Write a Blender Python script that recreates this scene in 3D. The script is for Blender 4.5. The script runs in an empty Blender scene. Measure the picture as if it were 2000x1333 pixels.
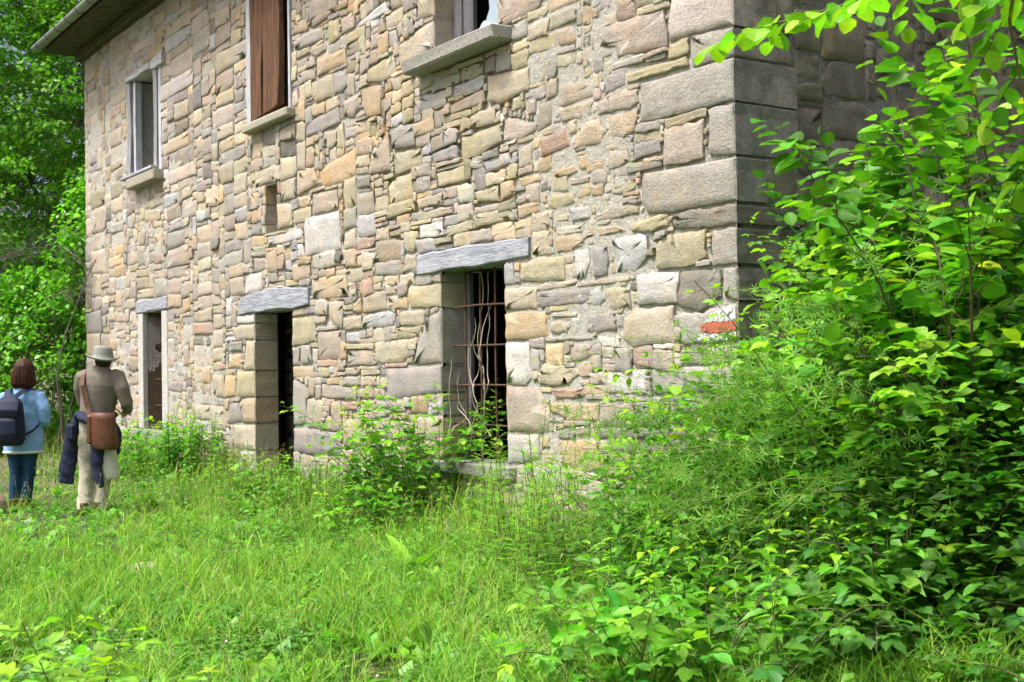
import bpy, bmesh, math, random, zlib
import numpy as np
from mathutils import Matrix, Vector, Euler

SC = bpy.context.scene
COL = SC.collection
R = math.radians

# ------------------------------------------------------------------ camera
CAM_POS = (6.259, -6.093, 1.42)
cd = bpy.data.cameras.new('camera')
cd.sensor_width = 36.0
cd.lens = 44.1
cd.clip_end = 2000
cd.clip_start = 0.05
cam = bpy.data.objects.new('camera', cd)
COL.objects.link(cam)
cam.matrix_world = (Matrix.Translation(CAM_POS) @ Matrix.Rotation(R(55.87), 4, 'Z')
                    @ Matrix.Rotation(R(90 + 1.2256), 4, 'X') @ Matrix.Rotation(R(-0.9), 4, 'Z'))
cd.dof.use_dof = True
cd.dof.focus_distance = 8.5
cd.dof.aperture_fstop = 8.0
SC.camera = cam
cy = SC.cycles
cy.max_bounces = 7
cy.diffuse_bounces = 3
cy.glossy_bounces = 2
cy.transmission_bounces = 4
cy.use_adaptive_sampling = True
cy.adaptive_threshold = 0.03

# ------------------------------------------------------------------ sky, sun, exposure
SUN_EL, SUN_AZ = 62.0, 188.0          # azimuth clockwise from +Y
w = bpy.data.worlds.new('World')
SC.world = w
w.use_nodes = True
nt = w.node_tree
bg = nt.nodes['Background']
sky = nt.nodes.new('ShaderNodeTexSky')
sky.sky_type = 'NISHITA'
sky.sun_disc = False
sky.sun_elevation = R(SUN_EL)
sky.sun_rotation = R(SUN_AZ)
sky.air_density = 0.7
sky.dust_density = 8.0
sky.ozone_density = 1.0
nt.links.new(sky.outputs[0], bg.inputs[0])
bg.inputs[1].default_value = 0.10

sl = bpy.data.lights.new('sun', 'SUN')
sl.energy = 2.2
sl.angle = R(16)
sl.color = (1.0, 0.99, 0.975)
sun = bpy.data.objects.new('sun', sl)
COL.objects.link(sun)
_sd = Vector((math.sin(R(SUN_AZ)) * math.cos(R(SUN_EL)), math.cos(R(SUN_AZ)) * math.cos(R(SUN_EL)), math.sin(R(SUN_EL))))
sun.rotation_euler = _sd.to_track_quat('Z', 'Y').to_euler()
sun.location = _sd * 30

vs = SC.view_settings
vs.view_transform = 'Standard'
vs.look = 'None'
vs.exposure = 1.25
vs.gamma = 1.0
vs.use_curve_mapping = False

# ------------------------------------------------------------------ helpers
def h2(ix, iy, s):
    n = (ix.astype(np.int64) * 374761393 + iy.astype(np.int64) * 668265263 + s * 1274126177) & 0x7fffffff
    n = ((n ^ (n >> 13)) * 1274126177) & 0x7fffffff
    n = n ^ (n >> 16)
    return (n & 0xffff) / 65535.0

def vn(x, y, s=0):
    """value noise, -1..1"""
    x = np.asarray(x, float); y = np.asarray(y, float)
    ix = np.floor(x); iy = np.floor(y)
    fx = x - ix; fy = y - iy
    fx = fx * fx * (3 - 2 * fx); fy = fy * fy * (3 - 2 * fy)
    ix = ix.astype(np.int64); iy = iy.astype(np.int64)
    a = h2(ix, iy, s); b = h2(ix + 1, iy, s); c = h2(ix, iy + 1, s); d = h2(ix + 1, iy + 1, s)
    return ((a * (1 - fx) + b * fx) * (1 - fy) + (c * (1 - fx) + d * fx) * fy) * 2 - 1

def fbm(x, y, s=0, o=3):
    r = 0; a = 1.0; f = 1.0; t = 0
    for k in range(o):
        r = r + a * vn(np.asarray(x) * f, np.asarray(y) * f, s + k * 17)
        t += a; a *= 0.5; f *= 2.03
    return r / t

def sstep(a, b, x):
    t = np.clip((np.asarray(x, float) - a) / (b - a), 0, 1)
    return t * t * (3 - 2 * t)

def tag(o, label=None, cat=None, group=None, kind=None):
    if label: o['label'] = label
    if cat: o['category'] = cat
    if group: o['group'] = group
    if kind: o['kind'] = kind
    return o

def empty(name, loc=(0, 0, 0), parent=None):
    o = bpy.data.objects.new(name, None)
    o.empty_display_size = 0.2
    COL.objects.link(o)
    o.location = loc
    if parent:
        o.parent = parent
    return o

def set_parent(o, p):
    """parent keeping the world place (parents are unrotated Empties or meshes at the origin)"""
    o.parent = p
    q = p; off = Vector((0, 0, 0))
    while q:
        off += Vector(q.location); q = q.parent
    o.location = Vector(o.location) - off
    return o

def mk(name, verts, faces, mat, parent=None, col=None, uv=None, smooth=True, flatmask=None, fsizes=None):
    """one mesh object. faces: list of tuples, or flat numpy array with fsizes"""
    me = bpy.data.meshes.new(name)
    verts = np.asarray(verts, np.float32)
    if fsizes is None:
        fs = np.fromiter((len(f) for f in faces), np.int32, len(faces))
        fl = np.fromiter((i for f in faces for i in f), np.int32, int(fs.sum()))
    else:
        fs = np.asarray(fsizes, np.int32); fl = np.asarray(faces, np.int32)
    me.vertices.add(len(verts)); me.vertices.foreach_set('co', verts.ravel())
    me.loops.add(len(fl)); me.loops.foreach_set('vertex_index', fl)
    me.polygons.add(len(fs))
    st = np.zeros(len(fs), np.int32); st[1:] = np.cumsum(fs)[:-1]
    me.polygons.foreach_set('loop_start', st)
    me.polygons.foreach_set('loop_total', fs)
    sm = np.full(len(fs), bool(smooth))
    if flatmask is not None:
        sm &= ~np.asarray(flatmask, bool)
    me.polygons.foreach_set('use_smooth', sm)
    if uv is not None:
        l = me.uv_layers.new(name='UVMap')
        l.data.foreach_set('uv', np.asarray(uv, np.float32)[fl].ravel())
    me.update(calc_edges=True)
    if col is not None:
        a = me.color_attributes.new('Col', 'FLOAT_COLOR', 'POINT')
        c = np.ones((len(verts), 4), np.float32); c[:, :3] = col
        a.data.foreach_set('color', c.ravel())
    if mat is not None:
        me.materials.append(mat)
    o = bpy.data.objects.new(name, me)
    COL.objects.link(o)
    if parent is not None:
        set_parent(o, parent)
    return o

class Geo:
    """collects pieces of ONE part"""
    def __init__(s):
        s.v = []; s.f = []; s.c = []; s.u = []; s.n = 0; s.flat = []
    def add(s, v, f, c=(1, 1, 1), uv=None, flat=False):
        v = np.asarray(v, float)
        s.v.append(v)
        s.f.extend([tuple(i + s.n for i in q) for q in f])
        cc = np.empty((len(v), 3)); cc[:] = c
        s.c.append(cc)
        s.u.append(np.zeros((len(v), 2)) if uv is None else np.asarray(uv, float))
        s.flat.extend([flat] * len(f))
        s.n += len(v)
        return s
    def box(s, x0, x1, y0, y1, z0, z1, b=0.006, c=(1, 1, 1), jit=0.0, rng=None, xf=None):
        """box with chamfered edges"""
        b = min(b, (x1 - x0) * .4, (y1 - y0) * .4, (z1 - z0) * .4)
        v = []; idx = {}
        for i, (sx, X) in enumerate(((-1, x0), (1, x1))):
            for j, (sy, Y) in enumerate(((-1, y0), (1, y1))):
                for k, (sz, Z) in enumerate(((-1, z0), (1, z1))):
                    for a in range(3):
                        p = [X - sx * b, Y - sy * b, Z - sz * b]
                        p[a] = (X, Y, Z)[a]
                        idx[(i, j, k, a)] = len(v); v.append(p)
        v = np.array(v, float)
        if jit and rng is not None:
            v += rng.normal(0, jit, v.shape)
        f = []
        I = idx
        f += [(I[0,0,0,0], I[0,0,1,0], I[0,1,1,0], I[0,1,0,0]), (I[1,0,0,0], I[1,1,0,0], I[1,1,1,0], I[1,0,1,0])]
        f += [(I[0,0,0,1], I[1,0,0,1], I[1,0,1,1], I[0,0,1,1]), (I[0,1,0,1], I[0,1,1,1], I[1,1,1,1], I[1,1,0,1])]
        f += [(I[0,0,0,2], I[0,1,0,2], I[1,1,0,2], I[1,0,0,2]), (I[0,0,1,2], I[1,0,1,2], I[1,1,1,2], I[0,1,1,2])]
        for k in (0, 1):
            for j in (0, 1):
                q = (I[0,j,k,1], I[1,j,k,1], I[1,j,k,2], I[0,j,k,2]); f.append(q if (j + k) % 2 else q[::-1])
                q = (I[j,0,k,0], I[j,1,k,0], I[j,1,k,2], I[j,0,k,2]); f.append(q[::-1] if (j + k) % 2 else q)
                q = (I[j,k,0,0], I[j,k,1,0], I[j,k,1,1], I[j,k,0,1]); f.append(q if (j + k) % 2 else q[::-1])
        for i in (0, 1):
            for j in (0, 1):
                for k in (0, 1):
                    q = (I[i,j,k,0], I[i,j,k,1], I[i,j,k,2]); f.append(q if (i + j + k) % 2 else q[::-1])
        if xf is not None:
            v = np.array([xf @ Vector(p) for p in v])
        return s.add(v, f, c, flat=True)
    def tube(s, pts, r, n=6, c=(1, 1, 1), cap=True):
        pts = np.asarray(pts, float); m = len(pts)
        r = np.broadcast_to(np.asarray(r, float), (m,))
        t = np.gradient(pts, axis=0); t /= (np.linalg.norm(t, axis=1, keepdims=True) + 1e-9)
        ref = np.array([0, 0, 1.0]) if abs(t[0][2]) < 0.9 else np.array([1.0, 0, 0])
        a = np.cross(t, ref); a /= (np.linalg.norm(a, axis=1, keepdims=True) + 1e-9)
        b = np.cross(t, a)
        an = np.arange(n) * 2 * math.pi / n
        v = pts[:, None, :] + r[:, None, None] * (np.cos(an)[None, :, None] * a[:, None, :] + np.sin(an)[None, :, None] * b[:, None, :])
        v = v.reshape(-1, 3)
        f = [(i * n + k, i * n + (k + 1) % n, (i + 1) * n + (k + 1) % n, (i + 1) * n + k) for i in range(m - 1) for k in range(n)]
        if cap:
            f += [tuple(range(n)), tuple((m - 1) * n + k for k in range(n))[::-1]]
        return s.add(v, f, c)
    def obj(s, name, mat, parent=None, smooth=True):
        return mk(name, np.concatenate(s.v), s.f, mat, parent, np.concatenate(s.c), np.concatenate(s.u), smooth, s.flat)

# ------------------------------------------------------------------ materials
def newmat(name):
    m = bpy.data.materials.new(name); m.use_nodes = True
    t = m.node_tree
    return m, t, t.nodes['Principled BSDF'], t.nodes, t.links

def N(nodes, typ, **kw):
    n = nodes.new(typ)
    for k, v in kw.items():
        if k.startswith('i_'):
            key = k[2:]
            n.inputs[int(key) if key.isdigit() else key].default_value = v
        else:
            setattr(n, k, v)
    return n

def mixc(nd, ln, blend, fac, a, b):
    m = nd.new('ShaderNodeMix'); m.data_type = 'RGBA'; m.blend_type = blend
    for sock, val in ((m.inputs['Factor'], fac), (m.inputs['A'], a), (m.inputs['B'], b)):
        if hasattr(val, 'links'):
            ln.new(val, sock)
        elif isinstance(val, (int, float)):
            sock.default_value = val
        else:
            sock.default_value = (*val, 1) if len(val) == 3 else val
    return m.outputs['Result']

def ramp(nd, ln, src, stops, interp='LINEAR'):
    r = nd.new('ShaderNodeValToRGB'); ln.new(src, r.inputs[0])
    r.color_ramp.interpolation = interp
    el = r.color_ramp.elements
    while len(el) < len(stops):
        el.new(0.5)
    for e, (p, c) in zip(el, stops):
        e.position = p; e.color = (c, c, c, 1) if isinstance(c, (int, float)) else (*c, 1)
    return r.outputs[0]

def noise(nd, ln, vec, scale, detail=4, rough=0.55, dist=0.0):
    n = N(nd, 'ShaderNodeTexNoise'); n.inputs['Scale'].default_value = scale
    n.inputs['Detail'].default_value = detail; n.inputs['Roughness'].default_value = rough
    n.inputs['Distortion'].default_value = dist
    if vec is not None: ln.new(vec, n.inputs['Vector'])
    return n.outputs['Fac']

def mapping(nd, ln, vec, scale=(1, 1, 1), rot=(0, 0, 0)):
    m = nd.new('ShaderNodeMapping'); m.inputs['Scale'].default_value = scale; m.inputs['Rotation'].default_value = rot
    ln.new(vec, m.inputs['Vector']); return m.outputs[0]

def bump(nd, ln, hgt, strength, dist, prev=None):
    b = nd.new('ShaderNodeBump'); b.inputs['Strength'].default_value = strength; b.inputs['Distance'].default_value = dist
    ln.new(hgt, b.inputs['Height'])
    if prev is not None: ln.new(prev, b.inputs['Normal'])
    return b.outputs[0]

def mat_stone(name, moss=0.0, tint=(1, 1, 1), lichen=0.35):
    m, t, p, nd, ln = newmat(name)
    at = N(nd, 'ShaderNodeVertexColor', layer_name='Col')
    pos = nd.new('ShaderNodeNewGeometry').outputs['Position']
    n1 = noise(nd, ln, pos, 5.0, 6, 0.6, 0.4)
    n2 = noise(nd, ln, mapping(nd, ln, pos, (10, 10, 26), (0.1, 0.25, 0.1)), 2.2, 5, 0.6)
    n3 = noise(nd, ln, pos, 75.0, 5, 0.7)
    c = mixc(nd, ln, 'MULTIPLY', 1.0, at.outputs[0], (*tint, 1))
    c = mixc(nd, ln, 'MULTIPLY', 0.75, c, ramp(nd, ln, n1, [(0.25, (0.70, 0.69, 0.69)), (0.5, (1.0, 0.99, 0.97)), (0.75, (1.17, 1.13, 1.05))]))
    c = mixc(nd, ln, 'MULTIPLY', 0.6, c, ramp(nd, ln, n2, [(0.3, (0.8, 0.78, 0.76)), (0.7, (1.12, 1.1, 1.06))]))
    c = mixc(nd, ln, 'MULTIPLY', 0.8, c, ramp(nd, ln, n3, [(0.3, 0.55), (0.62, 1.15)]))
    # ochre iron staining
    n4 = noise(nd, ln, pos, 2.3, 4, 0.6, 0.8)
    c = mixc(nd, ln, 'MIX', ramp(nd, ln, n4, [(0.52, 0.0), (0.70, 0.55)]), c, mixc(nd, ln, 'MULTIPLY', 1.0, c, (1.28, 0.98, 0.66, 1)))
    # weather-greyed areas of the wall
    n0 = noise(nd, ln, pos, 1.1, 5, 0.65, 0.6)
    hs = nd.new('ShaderNodeHueSaturation'); hs.inputs['Saturation'].default_value = 0.35; hs.inputs['Value'].default_value = 0.97
    ln.new(c, hs.inputs['Color'])
    c = mixc(nd, ln, 'MIX', ramp(nd, ln, n0, [(0.42, 0.05), (0.62, 0.55)]), c, hs.outputs[0])
    # pale lichen / lime bloom
    n5 = noise(nd, ln, pos, 9.0, 6, 0.7, 0.2)
    c = mixc(nd, ln, 'MIX', ramp(nd, ln, n5, [(0.58, 0.0), (0.70, lichen)]), c, (0.56, 0.56, 0.53, 1))
    # dark grime spots
    n6 = noise(nd, ln, pos, 28.0, 5, 0.75)
    c = mixc(nd, ln, 'MIX', ramp(nd, ln, n6, [(0.60, 0.0), (0.74, 0.5)]), c, (0.09, 0.085, 0.065, 1))
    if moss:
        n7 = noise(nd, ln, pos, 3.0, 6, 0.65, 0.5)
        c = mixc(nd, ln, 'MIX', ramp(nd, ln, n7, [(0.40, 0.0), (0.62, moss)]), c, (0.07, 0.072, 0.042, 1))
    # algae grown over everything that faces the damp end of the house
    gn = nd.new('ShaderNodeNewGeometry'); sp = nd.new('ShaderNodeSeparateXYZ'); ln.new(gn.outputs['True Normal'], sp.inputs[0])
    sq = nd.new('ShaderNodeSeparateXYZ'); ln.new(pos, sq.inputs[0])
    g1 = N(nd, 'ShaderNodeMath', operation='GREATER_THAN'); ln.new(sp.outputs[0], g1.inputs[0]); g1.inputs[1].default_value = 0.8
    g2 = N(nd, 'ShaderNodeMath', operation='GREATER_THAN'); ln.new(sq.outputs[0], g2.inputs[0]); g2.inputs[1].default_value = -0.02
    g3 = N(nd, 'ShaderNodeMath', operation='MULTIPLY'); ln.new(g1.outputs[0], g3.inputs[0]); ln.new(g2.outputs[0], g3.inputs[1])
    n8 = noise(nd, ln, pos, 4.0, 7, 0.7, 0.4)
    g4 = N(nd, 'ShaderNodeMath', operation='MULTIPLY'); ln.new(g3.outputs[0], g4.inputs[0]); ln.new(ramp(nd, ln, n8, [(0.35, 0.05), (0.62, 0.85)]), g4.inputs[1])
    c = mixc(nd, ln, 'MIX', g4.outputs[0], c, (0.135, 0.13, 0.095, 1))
    ln.new(c, p.inputs['Base Color'])
    p.inputs['Roughness'].default_value = 0.9
    p.inputs['Specular IOR Level'].default_value = 0.2
    b1 = bump(nd, ln, noise(nd, ln, pos, 20.0, 7, 0.78, 0.3), 0.7, 0.018)
    b2 = bump(nd, ln, n2, 0.35, 0.02, b1)
    vo = N(nd, 'ShaderNodeTexVoronoi', feature='DISTANCE_TO_EDGE'); vo.inputs['Scale'].default_value = 9.0
    ln.new(mapping(nd, ln, pos, (1, 1, 2.2)), vo.inputs['Vector'])
    crk = ramp(nd, ln, vo.outputs['Distance'], [(0.0, 0.0), (0.03, 1.0)])
    crm = N(nd, 'ShaderNodeMath', operation='MAXIMUM'); ln.new(crk, crm.inputs[0]); ln.new(ramp(nd, ln, n4, [(0.42, 0.0), (0.5, 1.0)]), crm.inputs[1])
    b3 = bump(nd, ln, crm.outputs[0], 0.5, 0.006, bump(nd, ln, n3, 0.8, 0.010, b2))
    ln.new(b3, p.inputs['Normal'])
    return m

def mat_mortar(name, c0, c1, moss=0.0):
    m, t, p, nd, ln = newmat(name)
    pos = nd.new('ShaderNodeNewGeometry').outputs['Position']
    n1 = noise(nd, ln, pos, 3.0, 6, 0.6)
    n2 = noise(nd, ln, pos, 40.0, 6, 0.75)
    c = mixc(nd, ln, 'MIX', ramp(nd, ln, n1, [(0.35, 0.0), (0.65, 1.0)]), (*c0, 1), (*c1, 1))
    c = mixc(nd, ln, 'MULTIPLY', 0.8, c, ramp(nd, ln, n2, [(0.28, 0.5), (0.6, 1.1)]))
    # greyer, whiter cement along the old repaired seam and sooty runs
    n3 = noise(nd, ln, mapping(nd, ln, pos, (1, 1, 0.35)), 1.6, 5, 0.6)
    c = mixc(nd, ln, 'MIX', ramp(nd, ln, n3, [(0.5, 0.0), (0.66, 0.55)]), c, (0.55, 0.56, 0.56, 1))
    if moss:
        c = mixc(nd, ln, 'MIX', ramp(nd, ln, n1, [(0.4, 0.0), (0.6, moss)]), c, (0.05, 0.055, 0.03, 1))
    ln.new(c, p.inputs['Base Color'])
    p.inputs['Roughness'].default_value = 0.95
    p.inputs['Specular IOR Level'].default_value = 0.15
    b1 = bump(nd, ln, noise(nd, ln, pos, 22.0, 8, 0.7, 0.5), 1.0, 0.05)
    b2 = bump(nd, ln, n2, 0.8, 0.012, b1)
    ln.new(b2, p.inputs['Normal'])
    return m

def mat_wood(name, c0, c1, axis='Z', scale=1.0, crack=0.6, rough=0.85):
    m, t, p, nd, ln = newmat(name)
    pos = nd.new('ShaderNodeNewGeometry').outputs['Position']
    sc = {'Z': (30, 30, 1.6), 'X': (1.6, 30, 30)}[axis]
    v = mapping(nd, ln, pos, tuple(a * scale for a in sc))
    n1 = noise(nd, ln, v, 1.0, 6, 0.65, 0.6)
    n2 = noise(nd, ln, v, 4.0, 5, 0.7, 0.2)
    n3 = noise(nd, ln, pos, 6.0, 4)
    c = mixc(nd, ln, 'MIX', ramp(nd, ln, n1, [(0.3, 0.0), (0.7, 1.0)]), (*c0, 1), (*c1, 1))
    c = mixc(nd, ln, 'MULTIPLY', crack, c, ramp(nd, ln, n2, [(0.34, 0.16), (0.47, 0.9), (0.7, 1.1)]))
    c = mixc(nd, ln, 'MULTIPLY', 0.5, c, ramp(nd, ln, n3, [(0.3, 0.7), (0.7, 1.1)]))
    ln.new(c, p.inputs['Base Color'])
    p.inputs['Roughness'].default_value = rough
    p.inputs['Specular IOR Level'].default_value = 0.25
    ln.new(bump(nd, ln, n2, 0.9, 0.012, bump(nd, ln, n1, 0.7, 0.015)), p.inputs['Normal'])
    return m

def mat_plain(name, c, rough=0.6, metal=0.0, nscale=20, var=0.3, bumpd=0.004, use_col=False, spec=0.3):
    m, t, p, nd, ln = newmat(name)
    pos = N(nd, 'ShaderNodeTexCoord').outputs['Object']
    n1 = noise(nd, ln, pos, nscale, 5, 0.65)
    base = N(nd, 'ShaderNodeVertexColor', layer_name='Col').outputs[0] if use_col else (*c, 1)
    col = mixc(nd, ln, 'MULTIPLY', 1.0, base, ramp(nd, ln, n1, [(0.3, 1 - var), (0.7, 1 + var * 0.5)]))
    ln.new(col, p.inputs['Base Color'])
    p.inputs['Roughness'].default_value = rough; p.inputs['Metallic'].default_value = metal
    p.inputs['Specular IOR Level'].default_value = spec
    ln.new(bump(nd, ln, n1, 0.5, bumpd), p.inputs['Normal'])
    return m

def mat_rust(name, c0, c1):
    m = mat_plain(name, c0, 0.85, 0.0, 45, 0.5, 0.003)
    return m

def mat_leaf(name, trans=0.38, veins=True, rough=0.42, spec=0.45, vein_n=9.0):
    m, t, p, nd, ln = newmat(name)
    at = N(nd, 'ShaderNodeVertexColor', layer_name='Col').outputs[0]
    geo = nd.new('ShaderNodeNewGeometry')
    n1 = noise(nd, ln, geo.outputs['Position'], 30, 4, 0.6)
    c = mixc(nd, ln, 'MULTIPLY', 0.6, at, ramp(nd, ln, n1, [(0.3, 0.72), (0.7, 1.18)]))
    if veins:
        uv = nd.new('ShaderNodeUVMap'); uv.uv_map = 'UVMap'
        sx = nd.new('ShaderNodeSeparateXYZ'); ln.new(uv.outputs[0], sx.inputs[0])
        ab = N(nd, 'ShaderNodeMath', operation='ABSOLUTE')
        s1 = N(nd, 'ShaderNodeMath', operation='SUBTRACT'); ln.new(sx.outputs[0], s1.inputs[0]); s1.inputs[1].default_value = 0.5
        ln.new(s1.outputs[0], ab.inputs[0])
        m1 = N(nd, 'ShaderNodeMath', operation='MULTIPLY_ADD'); ln.new(ab.outputs[0], m1.inputs[0]); m1.inputs[1].default_value = -0.9
        ln.new(sx.outputs[1], m1.inputs[2])
        m2 = N(nd, 'ShaderNodeMath', operation='MULTIPLY'); ln.new(m1.outputs[0], m2.inputs[0]); m2.inputs[1].default_value = vein_n * 6.2832
        sn = N(nd, 'ShaderNodeMath', operation='SINE'); ln.new(m2.outputs[0], sn.inputs[0])
        c = mixc(nd, ln, 'MULTIPLY', 0.5, c, ramp(nd, ln, sn.outputs[0], [(0.0, 0.86), (0.8, 1.0), (1.0, 1.12)]))
        # midrib
        c = mixc(nd, ln, 'MIX', ramp(nd, ln, ab.outputs[0], [(0.0, 0.35), (0.035, 0.0)]), c, (0.32, 0.42, 0.14, 1))
        ln.new(bump(nd, ln, sn.outputs[0], 0.35, 0.004), p.inputs['Normal'])
    ln.new(c, p.inputs['Base Color'])
    p.inputs['Roughness'].default_value = rough
    p.inputs['Specular IOR Level'].default_value = spec
    tr = nd.new('ShaderNodeBsdfTranslucent')
    tc = mixc(nd, ln, 'MULTIPLY', 1.0, c, (1.25, 1.5, 0.45, 1))
    ln.new(tc, tr.inputs['Color'])
    mx = nd.new('ShaderNodeMixShader'); mx.inputs[0].default_value = trans
    ln.new(p.outputs[0], mx.inputs[1]); ln.new(tr.outputs[0], mx.inputs[2])
    ln.new(mx.outputs[0], nd['Material Output'].inputs['Surface'])
    return m

M = {}
M['stone'] = mat_stone('sandstone')
M['stone_mossy'] = mat_stone('mossy_sandstone', moss=0.6, tint=(1.0, 0.97, 0.9), lichen=0.45)  # end wall stone, grown over with moss and lichen
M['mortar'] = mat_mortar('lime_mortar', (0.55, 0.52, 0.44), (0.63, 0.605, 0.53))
M['mortar_mossy'] = mat_mortar('stained_mortar', (0.30, 0.285, 0.24), (0.40, 0.38, 0.33), moss=0.45)  # end wall mortar: darker base with moss patches
M['grey_wood'] = mat_wood('weathered_grey_wood', (0.27, 0.285, 0.33), (0.53, 0.55, 0.61), 'X', 1.0, 0.9)
M['grey_wood_v'] = mat_wood('weathered_grey_post', (0.18, 0.18, 0.20), (0.50, 0.50, 0.53), 'Z', 1.0, 0.7)
M['white_wood'] = mat_wood('flaking_white_paint', (0.42, 0.45, 0.50), (0.68, 0.70, 0.74), 'Z', 0.8, 0.6)
M['white_wood_h'] = mat_wood('flaking_white_board', (0.42, 0.44, 0.45), (0.68, 0.70, 0.70), 'X', 0.8, 0.6)
M['brown_wood'] = mat_wood('brown_shutter_wood', (0.03, 0.02, 0.015), (0.27, 0.135, 0.07), 'Z', 0.9, 1.0)
M['dark_wood'] = mat_wood('dark_old_wood', (0.05, 0.028, 0.02), (0.13, 0.075, 0.055), 'Z', 0.9, 0.6)
M['frame_wood'] = mat_wood('dark_window_wood', (0.10, 0.10, 0.11), (0.24, 0.235, 0.25), 'Z', 0.8, 0.6)
M['concrete'] = mat_plain('lichened_concrete', (0.33, 0.32, 0.29), 0.95, 0, 55, 0.55, 0.012, spec=0.15)
M['sillstone'] = mat_plain('weathered_sill_stone', (0.36, 0.34, 0.27), 0.95, 0, 40, 0.4, 0.01, spec=0.15)
M['iron'] = mat_plain('rusty_iron', (0.10, 0.055, 0.04), 0.85, 0.0, 60, 0.5, 0.002)
M['zinc'] = mat_plain('zinc_gutter', (0.42, 0.43, 0.42), 0.45, 0.7, 9, 0.25, 0.002)
M['plaster'] = mat_plain('grey_plaster', (0.50, 0.49, 0.46), 0.9, 0, 25, 0.3, 0.012, spec=0.15)
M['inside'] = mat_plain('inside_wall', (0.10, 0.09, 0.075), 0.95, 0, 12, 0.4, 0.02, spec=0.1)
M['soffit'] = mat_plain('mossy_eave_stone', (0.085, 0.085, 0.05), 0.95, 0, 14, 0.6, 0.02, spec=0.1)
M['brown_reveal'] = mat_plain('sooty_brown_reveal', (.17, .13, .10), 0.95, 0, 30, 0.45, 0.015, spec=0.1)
M['white_paint'] = mat_plain('white_trail_paint', (0.62, 0.62, 0.60), 0.8, 0, 40, 0.22, 0.006)
M['red_paint'] = mat_plain('red_trail_paint', (0.45, 0.13, 0.07), 0.8, 0, 60, 0.4, 0.006)
for _k, _t in (('white_paint', 0.50), ('red_paint', 0.55)):      # the paint has flaked off in specks
    _m = M[_k]; _nd = _m.node_tree.nodes; _ln = _m.node_tree.links
    _pos = _nd.new('ShaderNodeNewGeometry').outputs['Position']
    _tr = _nd.new('ShaderNodeBsdfTransparent'); _mx = _nd.new('ShaderNodeMixShader')
    _ln.new(ramp(_nd, _ln, noise(_nd, _ln, _pos, 38, 6, 0.75), [(_t, 0.0), (_t + .05, 1.0)]), _mx.inputs[0])
    _ln.new(_nd['Principled BSDF'].outputs[0], _mx.inputs[1]); _ln.new(_tr.outputs[0], _mx.inputs[2])
    _ln.new(_mx.outputs[0], _nd['Material Output'].inputs['Surface'])
M['chalk'] = mat_plain('pale_paint_scrawl', (0.66, 0.70, 0.74), 0.9, 0, 60, 0.25, 0.004)
M['leaf'] = mat_leaf('broad_leaf')
M['leaf_far'] = mat_leaf('tree_leaf', 0.42, veins=False)
M['blade'] = mat_leaf('grass_blade', 0.36, veins=False, rough=0.6, spec=0.12)
M['stem'] = mat_plain('plant_stem', (0, 0, 0), 0.6, 0, 40, 0.25, 0.002, use_col=True)
M['bark'] = mat_plain('bark', (0, 0, 0), 0.9, 0, 30, 0.45, 0.01, use_col=True, spec=0.15)
m, t, p, nd, ln = newmat('old_window_glass')
p.inputs['Base Color'].default_value = (0.55, 0.68, 0.75, 1); p.inputs['Roughness'].default_value = 0.06
p.inputs['Specular IOR Level'].default_value = 0.9; p.inputs['Transmission Weight'].default_value = 0.35
M['glass'] = m

# ------------------------------------------------------------------ ground
def gz(x, y):
    x = np.asarray(x, float); y = np.asarray(y, float)
    z = 0.05 * fbm(x * 0.35, y * 0.35, 5) + 0.02 * fbm(x * 1.7, y * 1.7, 9)
    z = z + 0.12 * sstep(-1.6, -0.1, y) * sstep(-1.0, -4.0, x)                 # soil heaped against the wall
    z = z + 0.55 * sstep(0.6, 3.8, x) * sstep(-3.4, -0.8, y)                   # overgrown bank right of the corner
    r = np.hypot(x, y)
    z = z + 14.0 * sstep(30, 160, -x) * 1.0 + 10 * sstep(25, 120, y)           # wooded slope behind
    return z

def build_ground():
    m, t, p, nd, ln = newmat('meadow_soil')
    pos = nd.new('ShaderNodeNewGeometry').outputs['Position']
    n1 = noise(nd, ln, pos, 1.4, 6, 0.6); n2 = noise(nd, ln, pos, 30, 5, 0.7)
    c = mixc(nd, ln, 'MIX', ramp(nd, ln, n1, [(0.4, 0.0), (0.62, 1.0)]), (0.05, 0.075, 0.02, 1), (0.17, 0.14, 0.08, 1))
    c = mixc(nd, ln, 'MULTIPLY', 0.7, c, ramp(nd, ln, n2, [(0.3, 0.5), (0.7, 1.2)]))
    ln.new(c, p.inputs['Base Color']); p.inputs['Roughness'].default_value = 0.95
    ln.new(bump(nd, ln, n2, 0.8, 0.03), p.inputs['Normal'])
    def axis(lo, hi, fine0, fine1, step):
        a = list(np.arange(fine0, fine1 + 1e-6, step))
        d = step; x = fine1
        while x < hi:
            d *= 1.25; x += d; a.append(x)
        d = step; x = fine0; b = []
        while x > lo:
            d *= 1.25; x -= d; b.append(x)
        return np.array(b[::-1] + a)
    xs = axis(-500, 500, -20, 8, 0.3); ys = axis(-500, 500, -9, 4, 0.3)
    X, Y = np.meshgrid(xs, ys)
    v = np.stack([X, Y, gz(X, Y)], -1).reshape(-1, 3)
    nx, ny = len(xs), len(ys)
    i = (np.arange(ny - 1)[:, None] * nx + np.arange(nx - 1)[None, :]).ravel()
    f = np.stack([i, i + 1, i + nx + 1, i + nx], 1)
    o = mk('ground', v, f.ravel(), m, fsizes=np.full(len(f), 4))
    tag(o, 'grassy ground of the track in front of the stone house', 'ground', kind='structure')
build_ground()

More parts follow.
